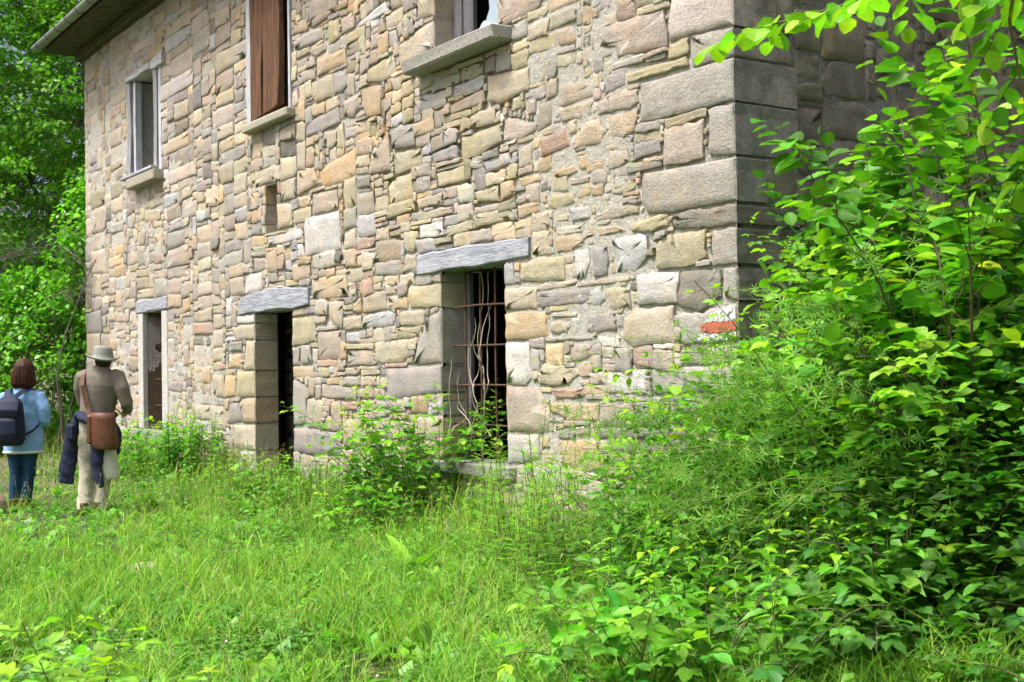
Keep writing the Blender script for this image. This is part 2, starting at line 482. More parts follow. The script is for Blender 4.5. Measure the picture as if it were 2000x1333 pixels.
# ------------------------------------------------------------------ the stone house
PAL = dict(t=(.47, .415, .31), g=(.39, .37, .33), q=(.43, .365, .30), o=(.51, .395, .245), O=(.52, .36, .18), y=(.455, .41, .265),
           p=(.35, .325, .315), r=(.43, .305, .235), b=(.47, .475, .48), w=(.60, .59, .57), d=(.26, .245, .21), P=(.53, .47, .43))
TR=[('g',[-95,354,4,353,4,323,-27,323,-67,323,-96,325]),('g',[-39,378,4,374,4,354,-39,354]),('g',[-23,323,4,322,4,286,-23,288]),('g',[-95,286,4,285,5,260,4,254,-63,253,-91,256,-98,266]),('q',[-70,317,-27,316,-28,287,-71,288]),('P',[-59,410,2,403,4,375,-35,378,-62,378,-63,395]),('q',[-138,407,-66,403,-64,376,-120,379,-125,389,-143,393]),('y',[-63,376,-41,377,-42,364,-63,366]),('y',[-97,412,-61,410,-61,403,-97,405]),('y',[-112,366,-43,363,-42,356,-84,357,-111,357]),('g',[-129,374,-89,374,-90,369,-129,371]),('g',[-88,372,-66,373,-66,367,-88,368]),('q',[-147,348,-135,352,-99,351,-98,340,-107,337,-147,340]),('o',[-133,336,-100,336,-98,331,-103,319,-117,316,-136,320]),('o',[-174,329,-160,337,-144,337,-138,324,-142,316,-178,318]),('r',[-227,334,-188,336,-183,321,-222,316]),('p',[-103,309,-74,310,-73,300,-104,296]),('p',[-113,292,-73,294,-72,289,-113,287]),('t',[-200,355,-155,353,-156,341,-195,342]),('o',[-208,305,-178,304,-174,298,-204,297]),('o',[-164,305,-143,304,-142,296,-163,296]),('o',[-259,305,-228,304,-225,298,-252,296]),('q',[-186,294,-158,293,-161,288,-186,289]),('o',[-158,285,-140,284,-142,275,-157,277]),('y',[-131,282,-104,283,-102,278,-116,273,-132,276]),('y',[-217,280,-208,285,-179,282,-179,274,-211,272]),('b',[-188,271,-161,270,-157,259,-184,259]),('t',[-152,260,-132,266,-99,263,-99,257,-152,255]),('o',[-261,281,-227,282,-226,272,-260,270]),('o',[-164,249,-162,253,-121,250,-114,244,-166,243]),('o',[-207,244,-180,249,-168,243,-180,237,-205,237]),('y',[-108,251,-66,253,-66,244,-87,241,-108,244]),('t',[-135,308,-110,306,-109,296,-136,295]),('d',[-62,252,-31,253,3,252,3,238,-27,238,-62,241]),('b',[-133,241,-112,242,-90,240,-91,223,-104,213,-127,213]),('y',[-82,232,-64,238,-27,237,-27,218,-46,212,-82,213]),('g',[-21,236,4,236,4,211,-22,211]),('p',[-157,237,-137,236,-137,213,-157,212]),('w',[-104,210,-86,212,-55,210,-58,187,-102,188]),('d',[-54,209,-13,209,-13,189,-35,179,-58,186]),('g',[-10,210,4,209,4,186,-11,188]),('y',[-142,203,-127,204,-112,200,-109,187,-142,185]),('t',[-118,177,-109,185,-63,186,-62,158,-110,156,-122,164]),('p',[-166,183,-129,183,-128,170,-167,168]),('g',[-59,179,-31,179,4,185,3,160,-54,156]),('g',[-106,118,-70,120,-70,99,-107,96]),('q',[-150,112,-141,114,-109,114,-108,97,-151,95]),('w',[-141,137,-94,140,-93,121,-137,121]),('g',[-89,140,3,142,3,122,-88,121]),('d',[-154,93,-53,97,-53,89,-154,85]),('d',[-65,119,2,121,2,100,-66,98]),('g',[-56,154,3,156,3,143,-56,142]),('t',[-239,256,-214,256,-213,235,-235,236,-240,237]),('o',[-208,244,-203,250,-178,250,-169,244,-170,238,-205,236]),('y',[-257,232,-235,234,-195,233,-193,212,-230,213,-258,216]),('w',[-181,235,-160,237,-160,225,-166,212,-177,212]),('t',[-178,209,-111,211,-112,206,-178,206]),('p',[-232,205,-162,204,-160,196,-169,192,-229,192]),('o',[-281,190,-222,190,-219,166,-282,166]),('t',[-215,178,-203,181,-189,177,-192,171,-205,169,-215,172]),('t',[-212,187,-178,186,-178,182,-212,183]),('w',[-282,164,-247,164,-242,133,-251,127,-283,127]),('g',[-197,166,-159,166,-158,163,-197,163]),('q',[-187,156,-182,161,-159,160,-158,151,-175,146,-188,147]),('t',[-281,212,-235,211,-234,191,-281,192]),('b',[-283,233,-268,233,-266,214,-282,214]),('w',[-152,165,-124,165,-124,156,-146,157]),('b',[-157,203,-145,205,-142,195,-147,190,-158,191]),('t',[-233,140,-225,145,-183,142,-176,138,-193,127,-234,127]),('q',[-282,125,-234,126,-218,109,-219,88,-229,87,-283,87]),('r',[-216,124,-172,125,-171,117,-210,116]),('o',[-217,113,-153,114,-152,99,-184,97,-194,99,-217,106]),('b',[-281,83,-233,86,-233,65,-282,58]),('o',[-206,82,-154,84,-148,59,-200,58]),('t',[-230,73,-213,74,-214,62,-229,61]),('o',[-231,84,-219,85,-219,76,-231,74]),('o',[-247,34,-240,43,-224,42,-203,41,-205,29,-231,21,-244,22]),('t',[-277,38,-252,42,-250,33,-259,23,-276,22]),('g',[-259,17,-233,19,-231,1,-260,-2]),('d',[-132,85,-64,89,-65,78,-132,75]),('g',[-170,120,-145,121,-145,116,-169,115]),('g',[-142,120,-109,120,-109,115,-142,116]),('t',[-168,136,-145,139,-142,128,-162,127]),('y',[-212,95,-197,96,-198,92,-211,89]),('t',[-182,94,-164,95,-164,88,-182,87]),('y',[-452,223,-390,224,-391,200,-448,202,-454,210]),('g',[-391,199,-393,147,-446,146,-433,170,-420,191]),('p',[-501,143,-393,145,-393,121,-401,119,-500,111]),('y',[-523,170,-452,172,-451,154,-475,148,-523,147]),('q',[-587,164,-528,163,-527,147,-588,147]),('b',[-551,198,-511,202,-484,200,-483,186,-551,185]),('t',[-472,199,-424,200,-423,185,-469,185]),('y',[-478,184,-432,184,-434,173,-476,173]),('t',[-550,220,-500,222,-497,203,-550,202]),('o',[-495,216,-456,214,-454,202,-494,202]),('o',[-572,213,-552,220,-552,202,-573,203]),('o',[-505,236,-471,237,-471,226,-504,226]),('t',[-469,237,-440,236,-439,225,-469,226]),('o',[-596,273,-563,272,-564,252,-594,253]),('t',[-577,250,-549,251,-548,235,-576,236]),('g',[-520,252,-466,252,-465,236,-521,239]),('t',[-459,255,-435,255,-436,238,-461,238]),('t',[-596,199,-552,200,-553,185,-596,185]),('b',[-590,183,-557,183,-557,171,-589,172]),('t',[-599,85,-565,97,-544,94,-546,62,-600,61]),('o',[-559,110,-526,111,-525,101,-557,100]),('p',[-524,110,-495,109,-493,103,-525,102]),('r',[-604,109,-564,109,-564,100,-603,99]),('t',[-535,100,-493,101,-494,95,-534,92]),('t',[-500,71,-492,91,-467,92,-446,88,-448,74,-491,64]),('g',[-540,80,-501,83,-501,73,-536,72]),('q',[-630,108,-606,110,-603,75,-627,76]),('t',[-594,145,-567,146,-565,137,-592,137]),('t',[-558,142,-515,143,-513,137,-556,136]),('g',[-600,135,-560,136,-560,125,-600,125]),('t',[-558,135,-522,136,-522,126,-558,125]),('q',[-565,122,-529,123,-530,113,-565,113]),('t',[-528,123,-503,123,-503,113,-528,113]),('g',[-652,128,-568,122,-566,111,-638,112,-652,114]),('t',[-540,70,-503,73,-503,60,-538,58]),('b',[-413,110,-394,112,-394,99,-416,97]),('t',[-443,96,-394,97,-395,76,-443,74]),('t',[-407,231,-390,232,-390,224,-408,224]),('w',[-896,214,-840,214,-840,203,-896,203]),('t',[-915,200,-840,202,-841,182,-901,181]),('t',[-867,182,-841,181,-842,144,-877,145]),('y',[-899,143,-842,143,-843,111,-903,110]),('o',[-888,108,-843,110,-844,79,-882,77]),('t',[-914,74,-844,77,-845,45,-912,44]),('t',[-895,42,-845,44,-846,3,-896,0]),('y',[-725,204,-666,204,-665,175,-730,171,-728,202]),('g',[-730,170,-709,171,-710,149,-729,149]),('g',[-706,172,-678,172,-677,150,-707,150]),('o',[-729,148,-671,148,-670,134,-729,134]),('g',[-729,133,-691,126,-694,83,-729,79]),('p',[-729,76,-677,77,-604,74,-604,50,-682,47,-727,49]),('y',[-690,110,-676,112,-644,108,-654,76,-693,79]),('y',[-662,146,-632,147,-632,135,-660,134]),('o',[-654,76,-635,93,-626,85,-627,76]),('t',[-729,215,-695,215,-695,206,-729,206]),('q',[-923,263,-874,263,-870,239,-921,240]),('t',[-821,242,-796,249,-748,249,-749,241,-818,241]),('y',[-746,250,-712,248,-712,241,-747,241]),('g',[-710,249,-678,248,-678,240,-710,240]),('q',[-661,185,-600,185,-601,154,-660,154]),('o',[-674,247,-588,246,-582,221,-673,222]),('p',[-936,75,-925,104,-893,104,-886,78]),('o',[-942,138,-904,139,-905,111,-943,109]),('o',[-928,165,-881,165,-889,147,-929,147]),('t',[-630,219,-592,217,-600,187,-622,193,-634,206]),('q',[-675,563,-599,552,-602,533,-659,529,-673,533]),('o',[-714,548,-680,543,-677,530,-714,534]),('g',[-719,525,-688,528,-634,524,-635,510,-712,514]),('o',[-652,493,-582,488,-581,472,-655,472]),('t',[-666,468,-612,468,-610,441,-661,445,-667,455]),('p',[-682,424,-600,429,-597,411,-654,407,-685,409]),('q',[-592,523,-561,523,-559,506,-592,505]),('t',[-706,486,-660,485,-658,471,-704,472]),('q',[-589,432,-551,436,-552,419,-564,410,-587,414]),('y',[-625,526,-597,525,-595,504,-624,500]),('t',[-674,506,-635,507,-632,497,-657,494]),('O',[-651,364,-624,371,-560,378,-563,346,-611,344,-644,346]),('o',[-545,438,-504,434,-505,403,-535,405,-545,422]),('q',[-669,342,-606,340,-604,318,-670,318]),('w',[-693,306,-685,318,-600,315,-599,273,-692,274]),('t',[-467,464,-434,471,-396,475,-397,444,-462,439]),('t',[-428,502,-395,501,-396,478,-428,481]),('y',[-533,454,-477,460,-470,439,-498,435,-532,442]),('o',[-710,374,-663,372,-654,351,-711,345]),('y',[-350,354,-285,357,-283,339,-349,332]),('q',[-278,361,-230,346,-231,340,-258,337,-281,340]),('q',[-370,387,-312,392,-309,380,-368,378]),('b',[-362,404,-311,405,-310,394,-363,394]),('t',[-305,402,-240,397,-240,376,-287,374,-306,380]),('t',[-333,372,-293,374,-292,358,-332,359]),('g',[-483,387,-436,383,-437,361,-484,363]),('b',[-425,407,-374,403,-375,389,-421,392]),('p',[-404,348,-355,350,-354,337,-403,338]),('y',[-480,360,-419,356,-423,338,-477,337]),('b',[-312,327,-273,330,-268,319,-308,316]),('y',[-396,328,-344,328,-345,314,-393,314]),('w',[-430,281,-385,283,-383,268,-428,268]),('y',[-382,276,-331,278,-333,267,-380,265]),('y',[-328,283,-272,280,-271,270,-328,269]),('y',[-489,310,-442,310,-439,297,-494,294]),('t',[-435,308,-384,309,-384,297,-433,298]),('t',[-420,293,-367,295,-367,287,-421,286]),('y',[-327,302,-289,304,-290,288,-324,292]),('o',[-286,305,-265,304,-263,292,-287,288]),('q',[-527,367,-487,380,-485,343,-534,345]),('w',[-556,508,-488,517,-484,504,-552,503]),('t',[-492,500,-454,503,-455,486,-490,485]),('t',[-756,369,-715,367,-716,342,-757,343]),('t',[-768,343,-724,338,-728,311,-766,311]),('w',[-798,306,-696,307,-696,295,-796,293]),('y',[-722,329,-672,329,-674,312,-722,313]),('o',[-708,343,-674,341,-675,327,-706,330]),('t',[-834,389,-770,391,-770,370,-832,371]),('p',[-845,329,-812,328,-815,311,-849,312]),('o',[-902,332,-857,332,-858,308,-899,312]),('q',[-284,469,-201,448,-219,449,-223,443,-264,441,-284,442])]
CX = 0.035                                             # right-hand corner of the house
XL, ZT = -15.86, 6.9
HOUSE = empty('stone_house', (-7.9, 0, 0))
tag(HOUSE, 'old two-storey sandstone rubble house with wooden shutters and barred window', 'house')
# x0, x1, z0, z1, reveal depth
OPEN = dict(door=(-8.42, -7.28, -0.6, 2.15, .30), barred=(-3.91, -2.82, .57, 2.345, .27), low=(-13.0, -11.65, .585, 2.35, .32),
            upper_left=(-13.24, -11.82, 4.42, 6.0, .30), shuttered=(-8.45, -7.2, 4.48, 6.16, .2), upper_right=(-3.96, -2.865, 4.39, 6.1, .25),
            slit=(-8.03, -7.67, 3.10, 3.68, .5))
SOLID = [(-4.26, -2.66, 4.25, 4.395), (-8.47, -7.1, 4.37, 4.48), (-13.1, -11.74, 4.25, 4.42), (-13.12, -11.68, .38, .585),
         (-4.0, -2.68, .44, .57), (-4.33, -2.42, 2.345, 2.535), (-8.88, -6.79, 2.15, 2.40), (-13.06, -11.59, 2.35, 2.54),
         (-13.36, -11.62, 5.96, 6.13)]

def chaikin(p, w=0.2):
    p = np.asarray(p, float); q = np.roll(p, -1, 0)
    return np.stack([p * (1 - w) + q * w, p * w + q * (1 - w)], 1).reshape(-1, 2)

def corner_cut(p, rng, lo=.006, hi=.018):
    p = np.asarray(p, float); n = len(p); out = []
    for i in range(n):
        a, c, b = p[i - 1], p[i], p[(i + 1) % n]
        for o in (a, b):
            d = o - c; L = np.linalg.norm(d) + 1e-9
            out.append(c + d / L * min(rng.uniform(lo, hi), .25 * L))
    return np.array(out)

def stone_geo(poly, rng, mp, mx=4, front=-0.009, back=0.1, joint=0.004, relief=0.004, rnd=None, tilt=0.008, sharp_right=None, bev=0.004, jit=0.006):
    """dressed or rubble stone: outline poly (u,z), front relief, chamfer, sides into the wall"""
    p = np.asarray(poly, float).reshape(-1, 2)
    a = 0.5 * np.sum(p[:, 0] * np.roll(p[:, 1], -1) - np.roll(p[:, 0], -1) * p[:, 1])
    if a < 0: p = p[::-1]
    c0 = (p.min(0) + p.max(0)) / 2; sz = p.max(0) - p.min(0)
    sc = np.maximum(0.5, (sz - 2 * joint) / sz)
    p = c0 + (p - c0) * sc
    lim = float(min(sz))
    q = corner_cut(p, rng, *((.003, .014) if rnd is None else (.003, .010)))
    out = []
    n = len(q)
    per = np.linalg.norm(np.roll(q, -1, 0) - q, axis=1)
    for i in range(n):
        out.append(q[i])
        k = int(per[i] / max(0.05, lim * 0.28))
        for j in range(1, min(k, mx) + 1):
            out.append(q[i] + (q[(i + 1) % n] - q[i]) * j / (min(k, mx) + 1))
    q = np.array(out); n = len(q)
    jj = rng.normal(0, min(jit, lim * 0.06), q.shape)
    if sharp_right is not None:
        msk = q[:, 0] > sharp_right - 0.03
        jj[msk] *= 0.25; q[msk, 0] = sharp_right
    q = q + jj
    c = q.mean(0)
    tx, tz = rng.normal(0, tilt, 2)
    def dep(pp):
        e = (pp - c) / (sz + 1e-6)
        return front + tx * e[:, 0] * min(1, sz[0] * 3) + tz * e[:, 1] * min(1, sz[1] * 3)
    b = min(bev, lim * 0.18) * rng.uniform(.7, 1.5)
    def inset(k):
        s = np.maximum(0.3, (sz - 2 * k) / sz); return c + (q - c) * s
    r2 = inset(b); r3 = inset(min(lim * 0.30, 0.09)); 
    rs = int(rng.integers(1e6))
    def rel(pp):
        return relief * fbm(pp[:, 0] * 9, pp[:, 1] * 9, rs % 1000, 2)
    y0 = np.full(n, back); y1 = dep(q) + b * rng.uniform(.7, 1.3) + 0.3 * rel(q); y2 = dep(r2) + rel(r2); y3 = dep(r3) + rel(r3) + relief * .3 * rng.normal()
    cc = c[None]; y4 = dep(cc) + rel(cc)
    U = np.concatenate([q, q, r2, r3, cc]); D = np.concatenate([y0, y1, y2, y3, y4])
    v = mp(U[:, 0], U[:, 1], D)
    f = []; fl = []
    for r in range(3):
        for i in range(n):
            j = (i + 1) % n
            f.append((r * n + i, r * n + j, (r + 1) * n + j, (r + 1) * n + i)); fl.append(r <= 1)
    for i in range(n):
        f.append((3 * n + i, 3 * n + (i + 1) % n, 4 * n)); fl.append(False)
    return v, f, fl

FRONT = lambda u, z, d: np.stack([u, d, z], 1)
ENDW = lambda u, z, d: np.stack([CX - 0.01 - d, u, z], 1)

def pack(W, H, occ, cell, rng, u0, z0, zone):
    """random rubble: fill the free cells with rectangles from the bottom up"""
    rects = []
    nz, nu = occ.shape
    for iz in range(nz):
        row = occ[iz]
        iu = 0
        while True:
            fr = np.flatnonzero(~row[iu:])
            if len(fr) == 0: break
            iu = iu + int(fr[0])
            bl = np.flatnonzero(row[iu:])
            run = int(bl[0]) if len(bl) else nu - iu
            hm, wr, chip = zone(u0 + iu * cell, z0 + iz * cell)
            if rng.random() < chip:
                h = rng.uniform(.045, .075); wd = rng.uniform(.12, .38)
            else:
                h = float(np.clip(rng.normal(hm, hm * 0.33), .07, .42)); wd = h * rng.uniform(wr[0], wr[1])
            wn = max(3, int(round(wd / cell))); hn = max(2, int(round(h / cell)))
            if run - wn < 4: wn = run if run < wn * 1.5 + 4 else run // 2
            wn = min(wn, run)
            if wn < 2:
                occ[iz, iu:iu + wn] = True; iu += wn; continue
            hn = min(hn, max(2, int(wn * 1.35)))
            hh = 1
            while hh < hn and iz + hh < nz and not occ[iz + hh, iu:iu + wn].any():
                hh += 1
            # swallow a thin sliver above
            ext = hh
            while ext < hh + 2 and iz + ext < nz and not occ[iz + ext, iu:iu + wn].any():
                ext += 1
            if ext < hh + 2: hh = ext
            occ[iz:iz + hh, iu:iu + wn] = True
            if hh >= 2 and wn >= 2:
                rects.append((u0 + iu * cell, u0 + (iu + wn) * cell, z0 + iz * cell, z0 + (iz + hh) * cell))
            iu += wn
    return rects

def raster(occ, poly, cell, u0, z0, grow=0.004):
    p = np.asarray(poly, float).reshape(-1, 2)
    c = p.mean(0); p = c + (p - c) * (1 + grow)
    a0 = max(0, int((p[:, 0].min() - u0) / cell)); a1 = min(occ.shape[1], int((p[:, 0].max() - u0) / cell) + 2)
    b0 = max(0, int((p[:, 1].min() - z0) / cell)); b1 = min(occ.shape[0], int((p[:, 1].max() - z0) / cell) + 2)
    if a1 <= a0 or b1 <= b0: return
    U, Zc = np.meshgrid(u0 + (np.arange(a0, a1) + .5) * cell, z0 + (np.arange(b0, b1) + .5) * cell)
    ins = np.zeros(U.shape, bool)
    j = len(p) - 1
    for i in range(len(p)):
        xi, yi = p[i]; xj, yj = p[j]
        cnd = ((yi > Zc) != (yj > Zc)) & (U < (xj - xi) * (Zc - yi) / (yj - yi + 1e-12) + xi)
        ins ^= cnd; j = i
    occ[b0:b1, a0:a1] |= ins

def rect_poly(r, rng, warp=True):
    u0, u1, z0, z1 = r
    w_, h_ = u1 - u0, z1 - z0
    j = min(w_, h_)
    p = np.array([(u0, z0), (u1, z0), (u1, z1), (u0, z1)], float)
    p += rng.uniform(-1, 1, p.shape) * np.array([min(.03, j * .14), min(.022, j * .12)])
    if rng.random() < .45 and j > .09:              # knock a corner off
        k = int(rng.integers(4)); a = p[k - 1]; b = p[(k + 1) % 4]; c = p[k]
        p = np.insert(p, k + 1, c + (b - c) * rng.uniform(.12, .3), 0); p[k] = c + (a - c) * rng.uniform(.12, .35)
    if warp:
        du = 0.02 * vn(p[:, 0] * 2.1, p[:, 1] * 2.1, 3); dz = 0.025 * vn(p[:, 0] * 1.6, p[:, 1] * 2.3, 4)
        p = p + np.stack([du, dz], 1)
    return p

def pick_col(rng, wts):
    k = list(wts); pr = np.array([wts[i] for i in k], float); pr /= pr.sum()
    c = np.array(PAL[k[int(rng.choice(len(k), p=pr))]])
    return np.clip(c * rng.normal(1, .13) * rng.normal(1, .02, 3), .05, .8)

def mortar_sheet(name, mp, u0, u1, z0, z1, step, holes, depf, mat, parent):
    us = np.arange(u0, u1 + step * .5, step); zs = np.arange(z0, z1 + step * .5, step)
    us[-1] = u1; zs[-1] = z1
    for (a, b, c, d) in holes:                      # snap grid lines to the hole edges
        for val, arr in ((a, us), (b, us), (c, zs), (d, zs)):
            k = int(np.argmin(abs(arr - val)))
            if abs(arr[k] - val) < step: arr[k] = val
    U, Z = np.meshgrid(us, zs)
    D = depf(U, Z)
    v = mp(U.ravel(), Z.ravel(), D.ravel())
    nx, ny = len(us), len(zs)
    cu = (us[:-1] + us[1:]) / 2; cz = (zs[:-1] + zs[1:]) / 2
    CU, CZ = np.meshgrid(cu, cz)
    keep = np.ones(CU.shape, bool)
    for (a, b, c, d) in holes:
        keep &= ~((CU > a) & (CU < b) & (CZ > c) & (CZ < d))
    i = (np.arange(ny - 1)[:, None] * nx + np.arange(nx - 1)[None, :])[keep]
    f = np.stack([i, i + 1, i + nx + 1, i + nx], 1)
    return mk(name, v, f.ravel(), mat, parent, fsizes=np.full(len(f), 4))

def smear(u, z):
    """how far mortar is spread out over the stones (0 open joints .. 1 flush)"""
    m = sstep(-3.1, -2.2, u) * sstep(-0.75, -1.15, u) * sstep(1.2, 2.0, z) * 0.62
    cx = np.interp(z, [2.3, 2.9, 3.55, 4.05, 4.7, 5.5], [-5.75, -5.6, -5.57, -5.75, -6.15, -6.5])
    m = np.maximum(m, np.exp(-((u - cx) / .2) ** 2) * sstep(2.2, 2.6, z) * 0.9)
    m = np.maximum(m, np.exp(-((u + 2.1) / .28) ** 2 - ((z - .7) / .3) ** 2))
    m = np.maximum(m, 0.55 * sstep(-10.5, -12.5, u) * sstep(2.6, 3.4, z))
    m = np.maximum(m, 0.5 * sstep(-9.2, -9.9, u) * sstep(2.4, 2.0, z))
    return m

def dep_front(u, z):
    n = fbm(u * 5, z * 5, 21, 3); n2 = fbm(u * 16, z * 16, 22, 2)
    op = sstep(-5.5, -4.9, u) * sstep(-2.4, -2.9, u) * sstep(2.4, 2.7, z) + .5 * sstep(-1.2, -.8, u) + .3 * sstep(-9.5, -7.5, u) * sstep(-4.9, -5.5, u)     # open, washed-out joints
    return 0.005 + 0.028 * op - 0.014 * smear(u, z) * (0.75 + 0.5 * n) + 0.010 * n + 0.007 * n2

def build_front():
    rng = np.random.default_rng(7)
    cell = 0.02
    u0, z0 = XL, -0.4
    W, H = CX - 0.005 - XL, ZT - z0
    nu, nz = int(W / cell), int(H / cell)
    occ = np.zeros((nz, nu), bool)
    def blk(a, b, c, d):
        occ[max(0, int(round((c - z0) / cell))):max(0, int(round((d - z0) / cell))), max(0, int(round((a - u0) / cell))):max(0, int(round((b - u0) / cell)))] = True
    for k, (a, b, c, d, e) in OPEN.items(): blk(a, b, c, d)
    for s in SOLID: blk(*s)
    stones = []                                       # poly, colour, kwargs, traced
    for code, pts in TR:
        p = np.array(pts, float).reshape(-1, 2) / 100
        p[:, 0] = np.minimum(p[:, 0], CX)
        raster(occ, p, cell, u0, z0)
        kw = dict(joint=.005, relief=.006, tilt=.006, rnd=.09)
        edge = None
        for nm, (a, b, c, d, e) in OPEN.items():
            if nm in ('door', 'barred', 'upper_right') and p[:, 1].mean() > c and p[:, 1].mean() < d:
                if abs(p[:, 0].max() - a) < .08:      # left jamb: its side is the reveal
                    p[p[:, 0] > a - .09, 0] = a; edge = a; kw['back'] = e
                elif abs(p[:, 0].min() - b) < .07:
                    p[p[:, 0] < b + .07, 0] = b; kw['back'] = e; kw['rnd'] = .1
        if p[:, 0].max() > CX - .05:
            p[p[:, 0] > CX - .06, 0] = CX; edge = CX
            kw['back'] = float(rng.choice([.3, .42, .62])); kw['relief'] = .005; kw['tilt'] = .002; kw['front'] = -.006
        if edge is not None:
            kw['sharp_right'] = edge; kw['rnd'] = .08; kw['bev'] = .009
        stones.append((p, np.clip(np.array(PAL[code]) * rng.normal(1, .05), 0, .8), kw))
    quoins = [(s[0][:, 1].min(), s[0][:, 1].max(), s[2]['back']) for s in stones if s[2].get('sharp_right') == CX]
    def zone(u, z):
        if u < -15.0: return .32, (1.8, 3.0), .02
        if u < -9.3: return (.18, (2.8, 6.0), .08) if z > 2.3 else (.165, (2.4, 5.6), .12)
        if u < -6.3: return .175, (2.0, 4.4), .14
        if -5.2 < u < -2.6 and 2.5 < z < 4.2: return .14, (1.8, 4.0), .22
        if z < 2.3: return .18, (1.3, 3.2), .14
        return .175, (1.5, 3.6), .16
    rects = pack(W, H, occ, cell, rng, u0, z0, zone)
    warm = dict(t=26, q=16, g=16, o=14, y=10, p=7, r=2, b=4, w=2, d=2)
    for r in rects:
        uc = (r[0] + r[1]) / 2; zc = (r[2] + r[3]) / 2
        wt = dict(warm)
        if uc < -9.5: wt.update(q=34, t=34, p=7, o=9, b=4, y=3, g=14, r=1, w=1)
        elif zc < 4.3 and uc > -6: wt.update(y=20, t=30)
        p = rect_poly(r, rng)
        p[:, 0] = np.minimum(p[:, 0], CX - .004)
        kw = {}
        # fill stones that bound an opening give it its reveal
        for nm, (a, b, c, d, e) in OPEN.items():
            if c - .02 < zc < d + .02 and nm != 'low':
                if abs(r[1] - a) < .025: p[p[:, 0] > a - .07, 0] = a; kw = dict(back=e, sharp_right=a, bev=.009)
                if abs(r[0] - b) < .025: p[p[:, 0] < b + .06, 0] = b; kw = dict(back=e)
        sm = float(smear(uc, zc))
        kw.setdefault('front', -0.010 + 0.010 * sm + rng.normal(0, .005))
        if sm < .3 and rng.random() < .12: kw['front'] -= .014
        kw['joint'] = .002 + .007 * sm
        if r[1] > CX - .05: kw.update(sharp_right=CX - .004, back=.45)
        stones.append((p, pick_col(rng, wt), kw))
    wall = mortar_sheet('front_wall', FRONT, XL, CX - .012, -.6, ZT + .2, .036, [o[:4] for o in OPEN.values()], dep_front, M['mortar'], HOUSE)
    cam0 = np.array(CAM_POS)
    keyed = []
    for i, (p, c, kw) in enumerate(stones):
        ctr = np.array([p[:, 0].mean(), 0, p[:, 1].mean()]); d = ctr - cam0
        dist = np.linalg.norm(d)
        ar = abs(0.5 * np.sum(p[:, 0] * np.roll(p[:, 1], -1) - np.roll(p[:, 0], -1) * p[:, 1]))
        share = ar * abs(d[1]) / dist ** 3
        az = math.atan2(d[2], math.hypot(d[0], d[1]))
        if ctr[2] > 1.42 + 0.275 * dist * 0.985 or ctr[2] < .25: share *= 0.02
        keyed.append((share, i))
    keyed.sort(reverse=True)
    single = set(i for s, i in keyed[:262])
    rest = Geo()
    for i, (p, c, kw) in enumerate(stones):
        w_, h_ = p[:, 0].max() - p[:, 0].min(), p[:, 1].max() - p[:, 1].min()
        if w_ < .045 or h_ < .025 or (w_ < .09 and h_ > 1.6 * w_ and not kw.get('sharp_right')): continue
        v, f, fl = stone_geo(p, rng, FRONT, **kw)
        if i in single:
            mk('stone', v, f, M['stone'], wall, np.tile(c, (len(v), 1)), None, True, fl)
        else:
            rest.add(v, f, c); rest.flat[-len(f):] = fl
    o = rest.obj('rubble', M['stone'], HOUSE)
    tag(o, kind='stuff')
    # lining of the wall openings behind the stones, and the wall's thickness
    for nm, (a, b, c, d, e) in OPEN.items():
        t_ = .016; rv = Geo()
        y0 = .05; y1 = e + .01
        if nm in ('upper_left', 'low'): y0 = .06; y1 = .62
        rv.add([(a - t_, y0, c), (a - t_, y1, c), (a - t_, y1, d), (a - t_, y0, d)], [(0, 1, 2, 3)])
        rv.add([(b + t_, y0, c), (b + t_, y1, c), (b + t_, y1, d), (b + t_, y0, d)], [(3, 2, 1, 0)])
        rv.add([(a - t_, y0, d + .01), (a - t_, y1, d + .01), (b + t_, y1, d + .01), (b + t_, y0, d + .01)], [(0, 1, 2, 3)])
        rv.add([(a - t_, y0, c - .01), (a - t_, y1, c - .01), (b + t_, y1, c - .01), (b + t_, y0, c - .01)], [(3, 2, 1, 0)])
        rv.obj('opening_lining', M['brown_reveal'] if nm == 'low' else M['mortar'], HOUSE, smooth=False)
    # ------------------------------------------------ end wall
    cell = .025
    Wd = 7.0
    occ = np.zeros((int(H / cell), int(Wd / cell)), bool)
    for (a, b, dpt) in quoins:
        occ[max(0, int((a - z0) / cell)):max(0, int((b - z0) / cell)), 0:int((dpt + .0) / cell)] = True
    rng = np.random.default_rng(11)
    rects = pack(Wd, H, occ, cell, rng, 0.0, z0, lambda u, z: (.24, (1.1, 2.4), .14))
    holes_e = []
    ew = mortar_sheet('end_wall', ENDW, 0.05, Wd, -.6, ZT + .2, .05, [], lambda u, z: 0.012 + 0.012 * fbm(u * 5, z * 5, 31, 3), M['mortar_mossy'], HOUSE)
    rest = Geo(); cnt = 0
    rects.sort(key=lambda r: -(r[1] - r[0]) * (r[3] - r[2]) * (3.0 if (r[0] < 2.6 and 2.6 < r[2] < 4.4) else .1))
    for k, r in enumerate(rects):
        p = rect_poly(r, rng); p[:, 0] = np.maximum(p[:, 0], .006)
        v, f, fl = stone_geo(p, rng, ENDW, mx=(3 if k < 120 else 1), front=rng.normal(-.002, .006), joint=.013, relief=.008, back=.06 + .002)
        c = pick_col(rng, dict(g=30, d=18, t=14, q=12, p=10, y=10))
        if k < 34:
            mk('stone', v, f, M['stone_mossy'], ew, np.tile(c, (len(v), 1)), None, True, fl)
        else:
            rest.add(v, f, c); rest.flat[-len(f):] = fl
    tag(rest.obj('rubble', M['stone_mossy'], HOUSE), kind='stuff')

build_front()

